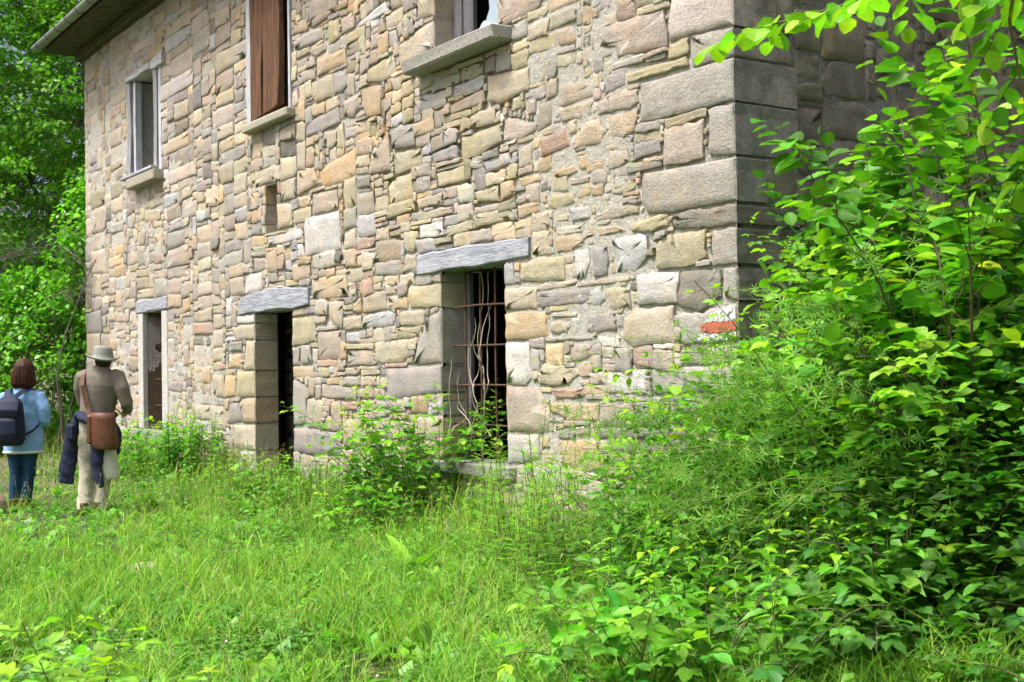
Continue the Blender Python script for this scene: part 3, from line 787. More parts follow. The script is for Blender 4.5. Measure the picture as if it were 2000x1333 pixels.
def house_rest():
    rng = np.random.default_rng(3)
    # back, left side, inner faces, floors
    g = Geo()
    g.box(XL + .05, CX - .06, 7.0 - .5, 7.0, -.6, ZT + .15, .01)
    g.obj('back_wall', M['mortar'], HOUSE)
    g = Geo(); g.box(XL - .0, XL + .5, .13, 6.49, -.6, ZT + .15, .01)
    g.obj('far_end_wall', M['mortar'], HOUSE)
    g = Geo(); g.box(XL + .51, CX - .6, .62, 6.45, 2.75, 2.95, .01)
    g.obj('upper_floor', M['dark_wood'], HOUSE)
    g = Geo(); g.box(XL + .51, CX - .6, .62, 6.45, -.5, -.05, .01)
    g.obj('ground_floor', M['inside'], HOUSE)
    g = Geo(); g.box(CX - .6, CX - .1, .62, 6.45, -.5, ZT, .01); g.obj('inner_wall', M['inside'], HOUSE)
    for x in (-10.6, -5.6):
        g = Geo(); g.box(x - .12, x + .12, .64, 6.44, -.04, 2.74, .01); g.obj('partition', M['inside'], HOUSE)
    # wall core closing the inside of the front wall (behind the mortar skin)
    g = Geo()
    INN = [(o[0] - (.017 if k in ('upper_left', 'low') else .62), o[1] + (.017 if k in ('upper_left', 'low') else .15), o[2] - .011, o[3] + .011) for k, o in OPEN.items()]
    xs = sorted(set([XL + .02, CX - .08] + [o[0] for o in INN] + [o[1] for o in INN]))
    for a, b in zip(xs[:-1], xs[1:]):
        if b - a < .005: continue
        mid = (a + b) / 2
        cuts = sorted([(o[2], o[3]) for o in INN if o[0] < mid < o[1]])
        z = -.6
        for c, d in cuts:
            if c > z: g.box(a, b, .565, .61, z, c, .001)
            z = max(z, d)
        g.box(a, b, .565, .61, z, ZT, .001)
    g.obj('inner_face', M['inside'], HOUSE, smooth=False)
    # rough stones in the passage seen through the doorway
    rg = Geo(); occ = np.zeros((90, 60), bool)
    mp = lambda u, z, d: np.stack([-8.78 - d, u, z], 1)
    for r in pack(1.5, 2.3, occ, .025, rng, .6, 0, lambda u, z: (.24, (1.0, 2.0), .1)):
        v, f, fl = stone_geo(rect_poly(r, rng), rng, mp, front=-.02, joint=.012)
        rg.add(v, f, pick_col(rng, dict(g=3, d=3, t=1))); rg.flat[-len(f):] = fl
    tag(rg.obj('passage_stones', M['stone'], HOUSE), kind='stuff')
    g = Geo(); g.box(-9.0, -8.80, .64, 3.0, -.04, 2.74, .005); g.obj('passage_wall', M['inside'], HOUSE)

    # ---------------- roof, eaves, gutter
    roof = empty('roof', (0, 0, 0)); set_parent(roof, HOUSE)
    g = Geo()
    x = XL - .12
    while x < CX + .1:                                # stone cornice blocks under the eave
        L = rng.uniform(.7, 1.3); e = min(x + L, CX + .12)
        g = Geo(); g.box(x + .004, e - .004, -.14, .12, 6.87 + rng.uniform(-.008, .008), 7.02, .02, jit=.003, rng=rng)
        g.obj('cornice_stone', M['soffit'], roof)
        x = e
    x = XL - .40
    while x < CX + .3:                                # slabs of the eave, seen from below
        L = rng.uniform(.45, .8); e = min(x + L, CX + .4)
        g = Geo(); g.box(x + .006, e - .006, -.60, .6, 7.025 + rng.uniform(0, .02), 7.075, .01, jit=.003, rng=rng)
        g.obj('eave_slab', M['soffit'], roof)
        x = e
    g = Geo()
    for (ya, za, yb, zb) in ((-.62, 7.085, 3.5, 9.3), (7.6, 7.085, 3.5, 9.3)):
        a, b = XL - .4, CX + .4
        g.add([(a, ya, za), (b, ya, za), (b, yb, zb), (a, yb, zb), (a, ya, za + .06), (b, ya, za + .06), (b, yb, zb + .06), (a, yb, zb + .06)],
              [(0, 3, 2, 1), (4, 5, 6, 7), (0, 1, 5, 4), (1, 2, 6, 5), (2, 3, 7, 6), (3, 0, 4, 7)], flat=True)
    for xx in (XL + .1, CX - .3):
        g.add([(xx, .0, 7.08), (xx, 7.0, 7.08), (xx, 3.5, 9.28)], [(0, 1, 2)], flat=True)
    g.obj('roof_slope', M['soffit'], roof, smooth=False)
    n = 9
    an = np.linspace(math.pi, 2 * math.pi, n)
    a, b = -16.34, CX + .45
    g = Geo(); ys = -.70 + .085 * np.cos(an); zs = 7.12 + .085 * np.sin(an)
    yi = -.70 + .080 * np.cos(an); zi = 7.12 + .080 * np.sin(an)
    v = [(a, y, z) for y, z in zip(ys, zs)] + [(b, y, z) for y, z in zip(ys, zs)] + [(a, y, z) for y, z in zip(yi, zi)] + [(b, y, z) for y, z in zip(yi, zi)]
    f = []
    for i in range(n - 1):
        f += [(i, n + i, n + i + 1, i + 1), (2 * n + i + 1, 3 * n + i + 1, 3 * n + i, 2 * n + i), (i, i + 1, 2 * n + i + 1, 2 * n + i)]
    f += [(0, 2 * n, 3 * n, n), (n - 1, 2 * n - 1, 4 * n - 1, 3 * n - 1)]
    g.add(v, f)
    g.add([(a + .003, y, z) for y, z in zip(yi, zi)], [tuple(range(n))], flat=True)      # end cap
    gut = g.obj('gutter', M['zinc'], roof)
    for x in np.arange(-16.0, CX + .4, .62):
        g = Geo(); pts = [(x, -.70 + .088 * math.cos(q), 7.12 + .088 * math.sin(q)) for q in np.linspace(math.pi * .95, 2 * math.pi, 9)] + [(x, -.55, 7.125)]
        g.tube(pts, .006, 5); g.obj('bracket', M['iron'], roof)

    # ---------------- barred window
    wd = set_parent(empty('barred_window'), HOUSE)
    def beam(name, prof_top, prof_bot, y0, y1, mat, parent, n=14, seed=0, rough=.011):
        """hewn beam: top and bottom edge lines (x,z), between y0 and y1"""
        x0 = prof_top[0][0]; x1 = prof_top[-1][0]
        xs = np.linspace(x0, x1, n)
        zt = np.interp(xs, [p[0] for p in prof_top], [p[1] for p in prof_top]); zb = np.interp(xs, [p[0] for p in prof_bot], [p[1] for p in prof_bot])
        zt = zt + rough * vn(xs * 7, xs * 0, seed); zb = zb + rough * vn(xs * 6, xs * 0 + 5, seed + 1)
        yf = y0 + rough * vn(xs * 5, xs * 0 + 9, seed + 2)
        c = .012
        ring = []
        for i, x in enumerate(xs):
            ring.append([(x, yf[i] + c, zt[i]), (x, yf[i], zt[i] - c), (x, yf[i] + .003 * math.sin(i * 2.1), (zt[i] + zb[i]) / 2), (x, yf[i], zb[i] + c), (x, yf[i] + c, zb[i]), (x, y1, zb[i]), (x, y1, zt[i])])
        m_ = 7
        v = [p for r_ in ring for p in r_]
        f = [(i * m_ + k, i * m_ + (k + 1) % m_, (i + 1) * m_ + (k + 1) % m_, (i + 1) * m_ + k) for i in range(n - 1) for k in range(m_)]
        f += [tuple(range(m_))[::-1], tuple((n - 1) * m_ + k for k in range(m_))]
        gg = Geo(); gg.add(v, f, flat=True)
        return gg.obj(name, mat, parent)
    beam('lintel', [(-4.325, 2.53), (-3.4, 2.538), (-2.422, 2.532)], [(-4.325, 2.338), (-3.4, 2.345), (-2.422, 2.352)], -.028, .3, M['grey_wood'], wd, seed=1)
    g = Geo(); g.box(-3.98, -2.69, -.085, .35, .455, .566, .014, jit=.003, rng=rng); g.obj('sill', M['concrete'], wd)
    for x in (-3.72, -3.46, -3.21, -2.96):
        g = Geo(); z = np.linspace(.56, 2.36, 8); g.tube(np.stack([x + .008 * vn(z * 2, z * 0, int(-x * 100)), np.full(8, .15), z], 1), .012, 6)
        g.obj('bar', M['iron'], wd)
    for i, z in enumerate((1.995, 1.63, 1.262, .905)):
        g = Geo(); x = np.linspace(-3.93, -2.81, 6); g.tube(np.stack([x, np.full(6, .128), z + .01 * vn(x * 2, x * 0, i)], 1), .010, 6)
        g.obj('bar', M['iron'], wd)
    for i in range(8):                               # dry vine stems tangled in the bars
        g = Geo(); x0 = rng.uniform(-3.85, -3.3); z0 = rng.uniform(.6, 1.2); L = rng.uniform(.6, 1.4)
        s = np.linspace(0, 1, 14); a0 = rng.uniform(1.1, 2.0)
        px = x0 + L * s * math.cos(a0) * .5 + .12 * vn(s * 3.2, s * 0 + i, 40) + .05 * vn(s * 8, s * 0 + i, 45); pz = np.clip(z0 + L * s * math.sin(a0) + .1 * vn(s * 3, s * 0 + i, 41), .575, 2.3)
        px = np.clip(px, -3.88, -2.86)
        g.tube(np.stack([px, .10 + .09 * vn(s * 3, s * 0 + i, 42), pz], 1), np.linspace(.006, .003, 14), 5, (.42, .36, .27))
        g.obj('dry_vine', M['stem'], wd)
    g = Geo(); g.box(-3.90, -3.82, .26, .31, .57, 2.33, .006); g.obj('inner_frame', M['frame_wood'], wd)

    # ---------------- doorway
    dw = set_parent(empty('doorway'), HOUSE)
    beam('lintel', [(-8.88, 2.33), (-8.40, 2.41), (-7.9, 2.425), (-7.44, 2.41), (-6.79, 2.372)], [(-8.88, 2.15), (-8.4, 2.155), (-7.44, 2.165), (-7.3, 2.15), (-6.79, 2.18)], -.03, .32, M['grey_wood'], dw, seed=5, rough=.012)
    g = Geo(); g.box(-8.41, -7.29, .0, .55, -.3, .06, .02, jit=.004, rng=rng); g.obj('threshold', M['sillstone'], dw)

    # ---------------- low left window
    wd = set_parent(empty('low_window'), HOUSE)
    beam('lintel', [(-13.06, 2.535), (-11.59, 2.545)], [(-13.06, 2.352), (-11.59, 2.362)], -.022, .3, M['grey_wood'], wd, seed=9)
    g = Geo(); g.box(-13.1, -11.69, -.06, .3, .385, .58, .016, jit=.004, rng=rng); g.obj('sill', M['concrete'], wd)
    g = Geo(); g.box(-12.99, -12.77, -.012, .07, .588, 2.345, .01, jit=.002, rng=rng); g.obj('jamb', M['plaster'], wd)
    g = Geo(); g.box(-11.90, -11.66, -.012, .07, .588, 2.345, .01, jit=.002, rng=rng); g.obj('jamb', M['plaster'], wd)
    g = Geo(); g.box(-12.995, -12.78, .075, .56, .588, 2.345, .01); g.obj('reveal', M['brown_reveal'], wd)
    xs = np.linspace(-12.77, -11.66, 7)
    for a, b in zip(xs[:-1], xs[1:]):
        g = Geo(); g.box(a + .004, b - .004, .34 + rng.uniform(0, .012), .37, .59, 2.34, .004); g.obj('plank', M['brown_wood'], wd)
    for z in (1.33, .93):
        g = Geo(); g.tube([(-12.72, .16, z), (-12.3, .16, z + .005), (-11.91, .16, z)], .011, 6); g.obj('bar', M['iron'], wd)
    g = Geo()                                         # torn chicken wire hanging at the left
    for i in range(14):
        for j in range(26):
            x = -12.72 + i * .028; z = 2.28 - j * .032 
            if i > 4 + 7 * max(0, float(vn(j * .35, 0, 77))) + (3 if j < 8 else 0) : continue
            o_ = .014 if j % 2 else 0
            g.tube([(x + o_, .06 + i * .012, z), (x + .014 + o_, .062 + i * .012, z - .016), (x + .014 + o_, .062 + i * .012, z - .032)], .0022, 3, (.55, .55, .52), cap=False)
    g.obj('wire_mesh', M['stem'], wd)
    g = Geo()                                         # leaf litter on the ledge
    for i in range(40):
        x = rng.uniform(-12.6, -11.95); y = rng.uniform(.05, .3)
        g.box(x - .03, x + .03, y - .02, y + .02, .59, .59 + rng.uniform(.01, .06), .006, (.22, .15, .09), jit=.008, rng=rng)
    tag(g.obj('litter', M['stem'], wd), kind='stuff')

    # ---------------- upper left window
    wd = set_parent(empty('upper_window'), HOUSE)
    beam('lintel', [(-13.35, 6.07), (-12.2, 6.075)], [(-13.35, 5.985), (-12.2, 5.985)], -.07, .12, M['white_wood_h'], wd, seed=13)
    beam('lintel', [(-12.19, 6.09), (-11.62, 6.14)], [(-12.19, 5.955), (-11.62, 5.95)], -.06, .12, M['white_wood_h'], wd, seed=15)
    def post(name, x0, x1, y0, y1, z0, z1, mat, bow=0., seed=0):
        g = Geo(); n = 8; zs = np.linspace(z0, z1, n); v = []; f = []
        for i, z in enumerate(zs):
            o = bow * math.sin(math.pi * i / (n - 1)) + .008 * float(vn(z * 3, 0, seed))
            v += [(x0 + o, y0, z), (x1 + o, y0, z), (x1 + o, y1, z), (x0 + o, y1, z)]
        for i in range(n - 1):
            for k in range(4):
                f.append((i * 4 + k, i * 4 + (k + 1) % 4, i * 4 + 4 + (k + 1) % 4, i * 4 + 4 + k))
        f += [(3, 2, 1, 0), (n * 4 - 4, n * 4 - 3, n * 4 - 2, n * 4 - 1)]
        g.add(v, f, flat=True); return g.obj(name, mat, wd)
    post('post', -13.40, -13.22, -.04, .1, 4.50, 5.98, M['grey_wood_v'], .05, 1)
    post('post', -13.16, -13.06, .0, .1, 4.47, 5.96, M['white_wood'], 0., 2)
    post('post', -12.13, -11.98, -.03, .1, 4.46, 5.98, M['grey_wood_v'], .03, 3)
    post('post', -11.93, -11.82, -.015, .1, 4.42, 5.97, M['white_wood'], .0, 4)
    g = Geo(); g.box(-13.50, -11.95, -.13, .02, 4.455, 4.495, .006, jit=.002, rng=rng); g.obj('ledge_board', M['grey_wood'], wd)
    g = Geo(); g.box(-13.08, -11.75, -.16, .2, 4.265, 4.418, .016, jit=.004, rng=rng); g.obj('sill', M['sillstone'], wd)
    g = Geo(); us = np.linspace(.11, .60, 12); zs = np.linspace(4.43, 5.98, 30)
    v = []; f = []
    for i, u in enumerate(us):
        for j, z in enumerate(zs): v.append((-13.225 + .006 * float(vn(u * 9, z * 9, 50)), u, z))
    for i in range(11):
        for j in range(29):
            if us[i] > .40 + .1 * float(vn(zs[j] * 3.1, 1, 52)) : continue
            k = i * 30 + j; f.append((k, k + 30, k + 31, k + 1))
    g.add(v, f); g.obj('plaster_reveal', M['plaster'], wd)

    # ---------------- shuttered window
    wd = set_parent(empty('shuttered_window'), HOUSE)
    g = Geo(); g.box(-8.47, -8.34, -.055, .06, 4.46, 6.15, .006, jit=.002, rng=rng); g.obj('frame', M['white_wood'], wd)
    g = Geo(); g.box(-7.27, -7.215, -.03, .06, 4.50, 6.15, .005); g.obj('frame', M['white_wood'], wd)
    def plank(x0, x1, y0, y1, zb0, zb1, zt, par, mat, seed):
        g = Geo(); n = 10; nx = 5; v = []; f = []
        for i in range(n):
            for k in range(nx + 1):
                x = x0 + (x1 - x0) * k / nx; zb = zb0 + (zb1 - zb0) * k / nx + .012 * float(vn(k * 1.3, seed, 3))
                z = zb + (zt - zb) * i / (n - 1)
                v.append((x + .012 * float(vn(z * 2.2, seed, 1)), y0 - .03 * (1 - i / (n - 1)) * (k / nx) + .006 * float(vn(k * .9, z * 2, seed)), z))
        m_ = len(v)
        v += [(a, y1, c) for a, b, c in v]
        w1 = nx + 1
        for i in range(n - 1):
            for k in range(nx):
                q = i * w1 + k
                f += [(q, q + 1, q + 1 + w1, q + w1), (m_ + q + w1, m_ + q + 1 + w1, m_ + q + 1, m_ + q)]
            f += [(i * w1, i * w1 + w1, m_ + i * w1 + w1, m_ + i * w1), (i * w1 + nx, m_ + i * w1 + nx, m_ + i * w1 + w1 + nx, i * w1 + w1 + nx)]
        for k in range(nx):
            f += [(k, m_ + k, m_ + k + 1, k + 1)]
        g.add(v, f); return g.obj('plank', mat, par, smooth=False)
    plank(-8.33, -7.945, -.06, -.02, 4.50, 4.53, 6.15, wd, M['brown_wood'], 1)
    plank(-7.895, -7.37, -.08, -.03, 4.53, 4.56, 6.15, wd, M['brown_wood'], 2)
    g = Geo(); g.box(-8.44, -7.22, .02, .05, 4.5, 6.15, .004); g.obj('backing_board', M['dark_wood'], wd)
    g = Geo(); g.box(-8.46, -7.11, -.13, .2, 4.375, 4.478, .014, jit=.004, rng=rng); g.obj('sill', M['sillstone'], wd)

    # ---------------- upper right window with broken glass
    wd = set_parent(empty('broken_window'), HOUSE)
    g = Geo(); g.box(-4.25, -2.67, -.21, .3, 4.252, 4.39, .02, jit=.005, rng=rng); g.obj('sill', M['concrete'], wd)
    g = Geo(); g.box(-3.94, -3.80, .20, .28, 4.40, 6.09, .006); g.box(-3.79, -3.62, .215, .27, 4.40, 6.09, .006); g.obj('frame', M['frame_wood'], wd)
    g = Geo(); g.box(-2.955, -2.875, .2, .27, 4.40, 6.09, .006); g.obj('frame', M['frame_wood'], wd)
    g = Geo(); g.box(-3.61, -2.96, .21, .26, 4.40, 4.45, .006); g.obj('frame', M['frame_wood'], wd)
    pn = [(-3.60, 4.46), (-2.965, 4.46), (-2.965, 5.9), (-3.35, 5.9), (-3.42, 5.3), (-3.33, 5.02), (-3.38, 4.88), (-3.36, 4.74), (-3.44, 4.62), (-3.55, 4.56)]
    g = Geo(); k = len(pn)
    g.add([(x, .235, z) for x, z in pn] + [(x, .239, z) for x, z in pn], [tuple(range(k)), tuple(range(2 * k - 1, k - 1, -1))] + [(i, k + i, k + (i + 1) % k, (i + 1) % k) for i in range(k)], flat=True)
    g.obj('broken_pane', M['glass'], wd)
    g = Geo(); pn = [(-3.5, 4.40), (-3.05, 4.40), (-3.07, 4.52), (-3.36, 4.62), (-3.40, 4.60)]; k = len(pn)
    g.add([(x, .12 + (z - 4.4) * .25, z) for x, z in pn] + [(x, .125 + (z - 4.4) * .25, z) for x, z in pn], [tuple(range(k)), tuple(range(2 * k - 1, k - 1, -1))] + [(i, k + i, k + (i + 1) % k, (i + 1) % k) for i in range(k)], flat=True)
    g.obj('glass_shard', M['glass'], wd)

    # ---------------- painted trail mark on the corner stone, and a scrawl
    tm = set_parent(empty('trail_mark'), HOUSE)
    def sheet(name, outline, y, mat):
        p = chaikin(chaikin(np.array(outline), .2), .25)
        p = np.array(outline, float); q_ = []
        for i in range(len(p)):
            for s_ in np.linspace(0, 1, 7)[:-1]: q_.append(p[i] + (p[(i + 1) % len(p)] - p[i]) * s_)
        p = np.array(q_); p = p + rng.normal(0, .0045, p.shape); p[:, 0] = np.minimum(p[:, 0], .03); k = len(p); c = p.mean(0)
        g = Geo(); g.add([(a, y, b) for a, b in p] + [(c[0], y, c[1])] , [(i, (i + 1) % k, k) for i in range(k)])
        return g.obj(name, mat, tm)
    sheet('white_band', [(-.30, 1.716), (-.21, 1.775), (-.11, 1.815), (.028, 1.835), (.028, 1.72), (-.18, 1.717)], -.021, M['white_paint'])
    sheet('red_band', [(-.33, 1.712), (.028, 1.716), (.028, 1.648), (-.15, 1.642), (-.31, 1.65)], -.0225, M['red_paint'])
    sheet('white_wash', [(-.34, 1.638), (-.15, 1.636), (.028, 1.643), (.028, 1.605), (-.15, 1.585), (-.36, 1.59)], -.0205, M['white_paint'])
    g = Geo(); th = np.linspace(-.6, 3.6, 14)
    pts = np.stack([-13.68 + .10 * np.cos(2.2 - th), np.full(14, -.022), 1.12 + .09 * np.sin(2.2 - th)], 1)
    g.tube(pts, .014, 5); o = g.obj('scrawl', M['chalk'], HOUSE)

house_rest()

# ------------------------------------------------------------------ foliage
def leaf_tpl(prof, K, fold=0.25, droop=0.25, saw=0.0, cup=0.0):
    v = []; uv = []; f = []
    for k in range(K + 1):
        y = k / K
        w_ = float(np.interp(y, [q[0] for q in prof], [q[1] for q in prof]))
        if saw and 0 < k < K: w_ *= 1 + saw * (1 if k % 2 else -1)
        z = -droop * y * y
        yy = y + (0.04 * saw / .08 * (1 if k % 2 else 0) if saw and 0 < k < K else 0)
        v += [(-w_, yy, z + fold * w_), (0, y, z - cup * math.sin(math.pi * y)), (w_, yy, z + fold * w_)]
        h = w_ / max(q[1] for q in prof) * .5
        uv += [(.5 - h, y), (.5, y), (.5 + h, y)]
    for k in range(K):
        a = 3 * k
        f += [(a, a + 1, a + 4, a + 3), (a + 1, a + 2, a + 5, a + 4)]
    return np.array(v, float), np.array(f), np.array(uv, float)

def flat_tpl(p):
    v = np.array([(x, y, -.15 * y * y + .1 * abs(x)) for x, y in p], float)
    return v, np.array([(0, 1, 2, 5), (5, 2, 3, 4)]), np.array([(.5 + x, y) for x, y in p], float)

TPL = dict(
    hazel=leaf_tpl([(0, .05), (.12, .30), (.35, .44), (.6, .45), (.8, .33), (.92, .14), (1, .01)], 6, .22, .28, .06, .05),
    bramble=leaf_tpl([(0, .03), (.15, .24), (.4, .35), (.65, .29), (.85, .13), (1, .01)], 5, .28, .22, .08),
    nettle=leaf_tpl([(0, .05), (.12, .23), (.3, .29), (.6, .19), (.85, .07), (1, .005)], 5, .25, .35, .09),
    broad=leaf_tpl([(0, .04), (.25, .30), (.5, .36), (.8, .2), (1, .01)], 3, .25, .25),
    narrow=leaf_tpl([(0, .03), (.3, .075), (.7, .085), (1, .01)], 2, .3, .35),
    sliver=leaf_tpl([(0, .05), (.4, .11), (1, .01)], 2, .3, .3),
    dock=leaf_tpl([(0, .03), (.12, .10), (.3, .15), (.65, .13), (.9, .05), (1, .01)], 8, .3, .35, .05),
    far=flat_tpl([(-.06, 0), (.06, 0), (.36, .45), (.05, 1), (-.05, 1), (-.36, .45)]),
    round=flat_tpl([(-.10, 0), (.10, 0), (.42, .45), (.2, 1), (-.2, 1), (-.42, .45)]),
)

def nrm(a):
    a = np.asarray(a, float)
    return a / (np.linalg.norm(a, axis=-1, keepdims=True) + 1e-9)

class Foliage:
    def __init__(s): s.d = {}
    def add(s, tpl, pos, fwd, up, size, col, wid=1.0):
        pos = np.atleast_2d(pos); m = len(pos)
        s.d.setdefault(tpl, []).append((pos, np.broadcast_to(np.asarray(fwd, float), (m, 3)), np.broadcast_to(np.asarray(up, float), (m, 3)),
                                        np.broadcast_to(np.asarray(size, float), (m,)), np.broadcast_to(np.asarray(col, float), (m, 3)), np.broadcast_to(np.asarray(wid, float), (m,))))
    def count(s): return sum(len(a[0]) for l in s.d.values() for a in l)
    def leaves(s, name, mat, parent):
        """every leaf an object of its own"""
        for t, lst in s.d.items():
            V, F, UV = TPL[t]
            for a in lst:
                for i in range(len(a[0])):
                    y = nrm(a[1][i]); x = nrm(np.cross(y, a[2][i])); z = np.cross(x, y); L = V * a[3][i]
                    vv = a[0][i] + L[:, 0:1] * x * a[5][i] + L[:, 1:2] * y + L[:, 2:3] * z
                    mk(name, vv, F.ravel(), mat, parent, np.tile(a[4][i], (len(V), 1)), UV, True, None, np.full(len(F), 4))
    def obj(s, name, mat, parent):
        Vs = []; Fs = []; Cs = []; Us = []; n = 0
        for t, lst in s.d.items():
            V, F, UV = TPL[t]
            P, D, Up, S, C, Wd = (np.concatenate([a[i] for a in lst]) for i in range(6))
            y = nrm(D); x = nrm(np.cross(y, Up)); z = np.cross(x, y)
            m = len(P); k = len(V)
            L = V[None] * S[:, None, None]
            vv = P[:, None] + L[..., 0:1] * (x * Wd[:, None])[:, None] + L[..., 1:2] * y[:, None] + L[..., 2:3] * z[:, None]
            Vs.append(vv.reshape(-1, 3)); Cs.append(np.repeat(C, k, 0)); Us.append(np.tile(UV, (m, 1)))
            Fs.append((F[None] + (np.arange(m) * k)[:, None, None] + n).reshape(-1, 4))
            n += m * k
        F = np.concatenate(Fs)
        return mk(name, np.concatenate(Vs), F.ravel(), mat, parent, np.concatenate(Cs), np.concatenate(Us), True, None, np.full(len(F), 4))

LEAFC = dict(bramble=(.14, .385, .026), nettle=(.125, .36, .026), hazel=(.15, .40, .024), fresh=(.27, .55, .03), dark=(.075, .22, .026),
             cleaver=(.20, .44, .05), mug=(.24, .52, .05), tree=(.125, .32, .024), dock=(.17, .42, .04), yellow=(.50, .42, .03), clover=(.10, .30, .035))

def lc(rng, base, n=1, v=.2, hue=.12):
    c = np.array(LEAFC[base] if isinstance(base, str) else base)
    k = rng.normal(1, v * 1.35, (n, 1)).clip(.4, 1.8)
    h = rng.normal(0, hue, (n, 1))
    o = c * k * np.concatenate([1 + h * 1.5, 1 + h * .4, 1 - h], 1)
    return o.clip(.008, .6)

def curve(p0, d0, L, n, rng, droop=0.0, wig=.04, up=0.0):
    """wandering stem: start, direction, length; droop bends it down, up bends it up"""
    p = np.array(p0, float); d = nrm(np.array(d0, float)); st = L / (n - 1); out = [p.copy()]
    for i in range(n - 1):
        d = nrm(d + np.array([0, 0, (up - droop) * st]) + rng.normal(0, wig, 3))
        p = p + d * st; out.append(p.copy())
    return np.array(out)

def perp(t, a):
    """unit vector at angle a round direction t, near horizontal reference"""
    ref = np.array([0, 0, 1.0]) if abs(t[2]) < .95 else np.array([1.0, 0, 0])
    x = nrm(np.cross(t, ref)); y = np.cross(x, t)
    return x * math.cos(a) + y * math.sin(a)

UPV = np.array([0, 0, 1.0])

def nettle(F, S, rng, base, h, lean, col='nettle', leaf=.085, tipc='fresh', stemc=(.10, .13, .05)):
    pts = curve(base, (lean[0], lean[1], 1), h, 12, rng, wig=.03)
    S.tube(pts, np.linspace(.0045, .002, 12), 4, stemc)
    n = max(5, int(h / .055)); a0 = rng.uniform(0, 3.1)
    for i in range(n):
        s = .14 + .86 * i / (n - 1)
        k = s * 11; j = min(10, int(k)); p = pts[j] + (pts[min(11, j + 1)] - pts[j]) * (k - j)
        sz = leaf * (1.0 if s < .7 else 1.0 - (s - .7) / .3 * .72) * rng.uniform(.8, 1.15)
        a = a0 + i * 1.57
        for q in (a, a + math.pi):
            d = np.array([math.cos(q), math.sin(q), rng.uniform(-.25, .3) if s < .9 else rng.uniform(.3, 1.0)])
            F.add('nettle', p + nrm(d) * .018, d, UPV + .35 * rng.normal(0, 1, 3) * .5, sz, lc(rng, col if s < .82 else tipc), rng.uniform(.85, 1.1))

def trifol(F, rng, p, d, sz, col, tpl='bramble', five=False):
    d = nrm(np.asarray(d, float)); side = nrm(np.cross(d, UPV)); up = UPV + rng.normal(0, .28, 3)
    c = lc(rng, col)[0]
    F.add(tpl, p + d * sz * .35, d + np.array([0, 0, -.1]), up, sz, c)
    for s in (-1, 1):
        F.add(tpl, p + d * sz * .22, d * .45 + side * s + np.array([0, 0, rng.uniform(-.15, .1)]), up, sz * .82, c * rng.uniform(.9, 1.1))
        if five: F.add(tpl, p, -d * .2 + side * s, up, sz * .62, c)

def bramble_cane(F, S, rng, base, az, L, rise, droop, col='bramble', leaf=.07, tip=.25, start=.15, dens=.062, r0=.005, stemc=(.13, .12, .06)):
    n = 18
    pts = curve(base, (math.cos(az), math.sin(az), rise), L, n, rng, droop, .035)
    pts[:, 2] = np.maximum(pts[:, 2], gz(pts[:, 0], pts[:, 1]) + .04)
    S.tube(pts, np.linspace(r0, .0016, n), 4, stemc)
    k = int(L / dens); ph = rng.uniform(0, 6)
    for i in range(k):
        s = start + (1 - start) * i / k
        q = s * (n - 1); j = min(n - 2, int(q)); p = pts[j] + (pts[j + 1] - pts[j]) * (q - j); t = nrm(pts[j + 1] - pts[j])
        d = perp(t, ph + i * 2.4); d = d * .9 + t * .5 + np.array([0, 0, .25])
        pet = rng.uniform(.03, .06)
        sz = leaf * rng.uniform(.7, 1.2) * (1 if s < .8 else 1 - (s - .8) * 2.8)
        pp = p + nrm(d) * pet
        S.tube([p, pp], .0012, 3, stemc, cap=False)
        trifol(F, rng, pp, d * np.array([1, 1, .45]), sz, 'fresh' if s > 1 - tip else col, five=rng.random() < .25)

def hazel_spray(F, S, rng, p0, d0, L, leaf=.085, col='hazel', dens=.042, droop=.5, stemc=(.14, .11, .06), r0=.0035, tpl='hazel', fresh=.2):
    n = 9
    pts = curve(p0, d0, L, n, rng, droop, .05)
    S.tube(pts, np.linspace(r0, .0013, n), 4, stemc)
    k = max(3, int(L / dens)); side0 = nrm(np.cross(nrm(np.array(d0, float)), UPV) + 1e-4)
    for i in range(k + 1):
        s = .12 + .88 * i / k
        q = s * (n - 1); j = min(n - 2, int(q)); p = pts[j] + (pts[j + 1] - pts[j]) * (q - j); t = nrm(pts[j + 1] - pts[j])
        sd = nrm(np.cross(t, UPV)) * (1 if i % 2 else -1)
        d = sd * rng.uniform(.7, 1.1) + t * rng.uniform(.4, .9) + np.array([0, 0, rng.uniform(-.55, .1)])
        if i == k: d = t + np.array([0, 0, -.3])
        sz = leaf * rng.uniform(.7, 1.2) * (.75 if s > .85 else 1)
        F.add(tpl, p + nrm(d) * .012, d, UPV + rng.normal(0, .3, 3), sz, lc(rng, 'fresh' if (s > .8 and rng.random() < fresh * 2) or rng.random() < fresh * .3 else col), rng.uniform(.88, 1.1))
    return pts

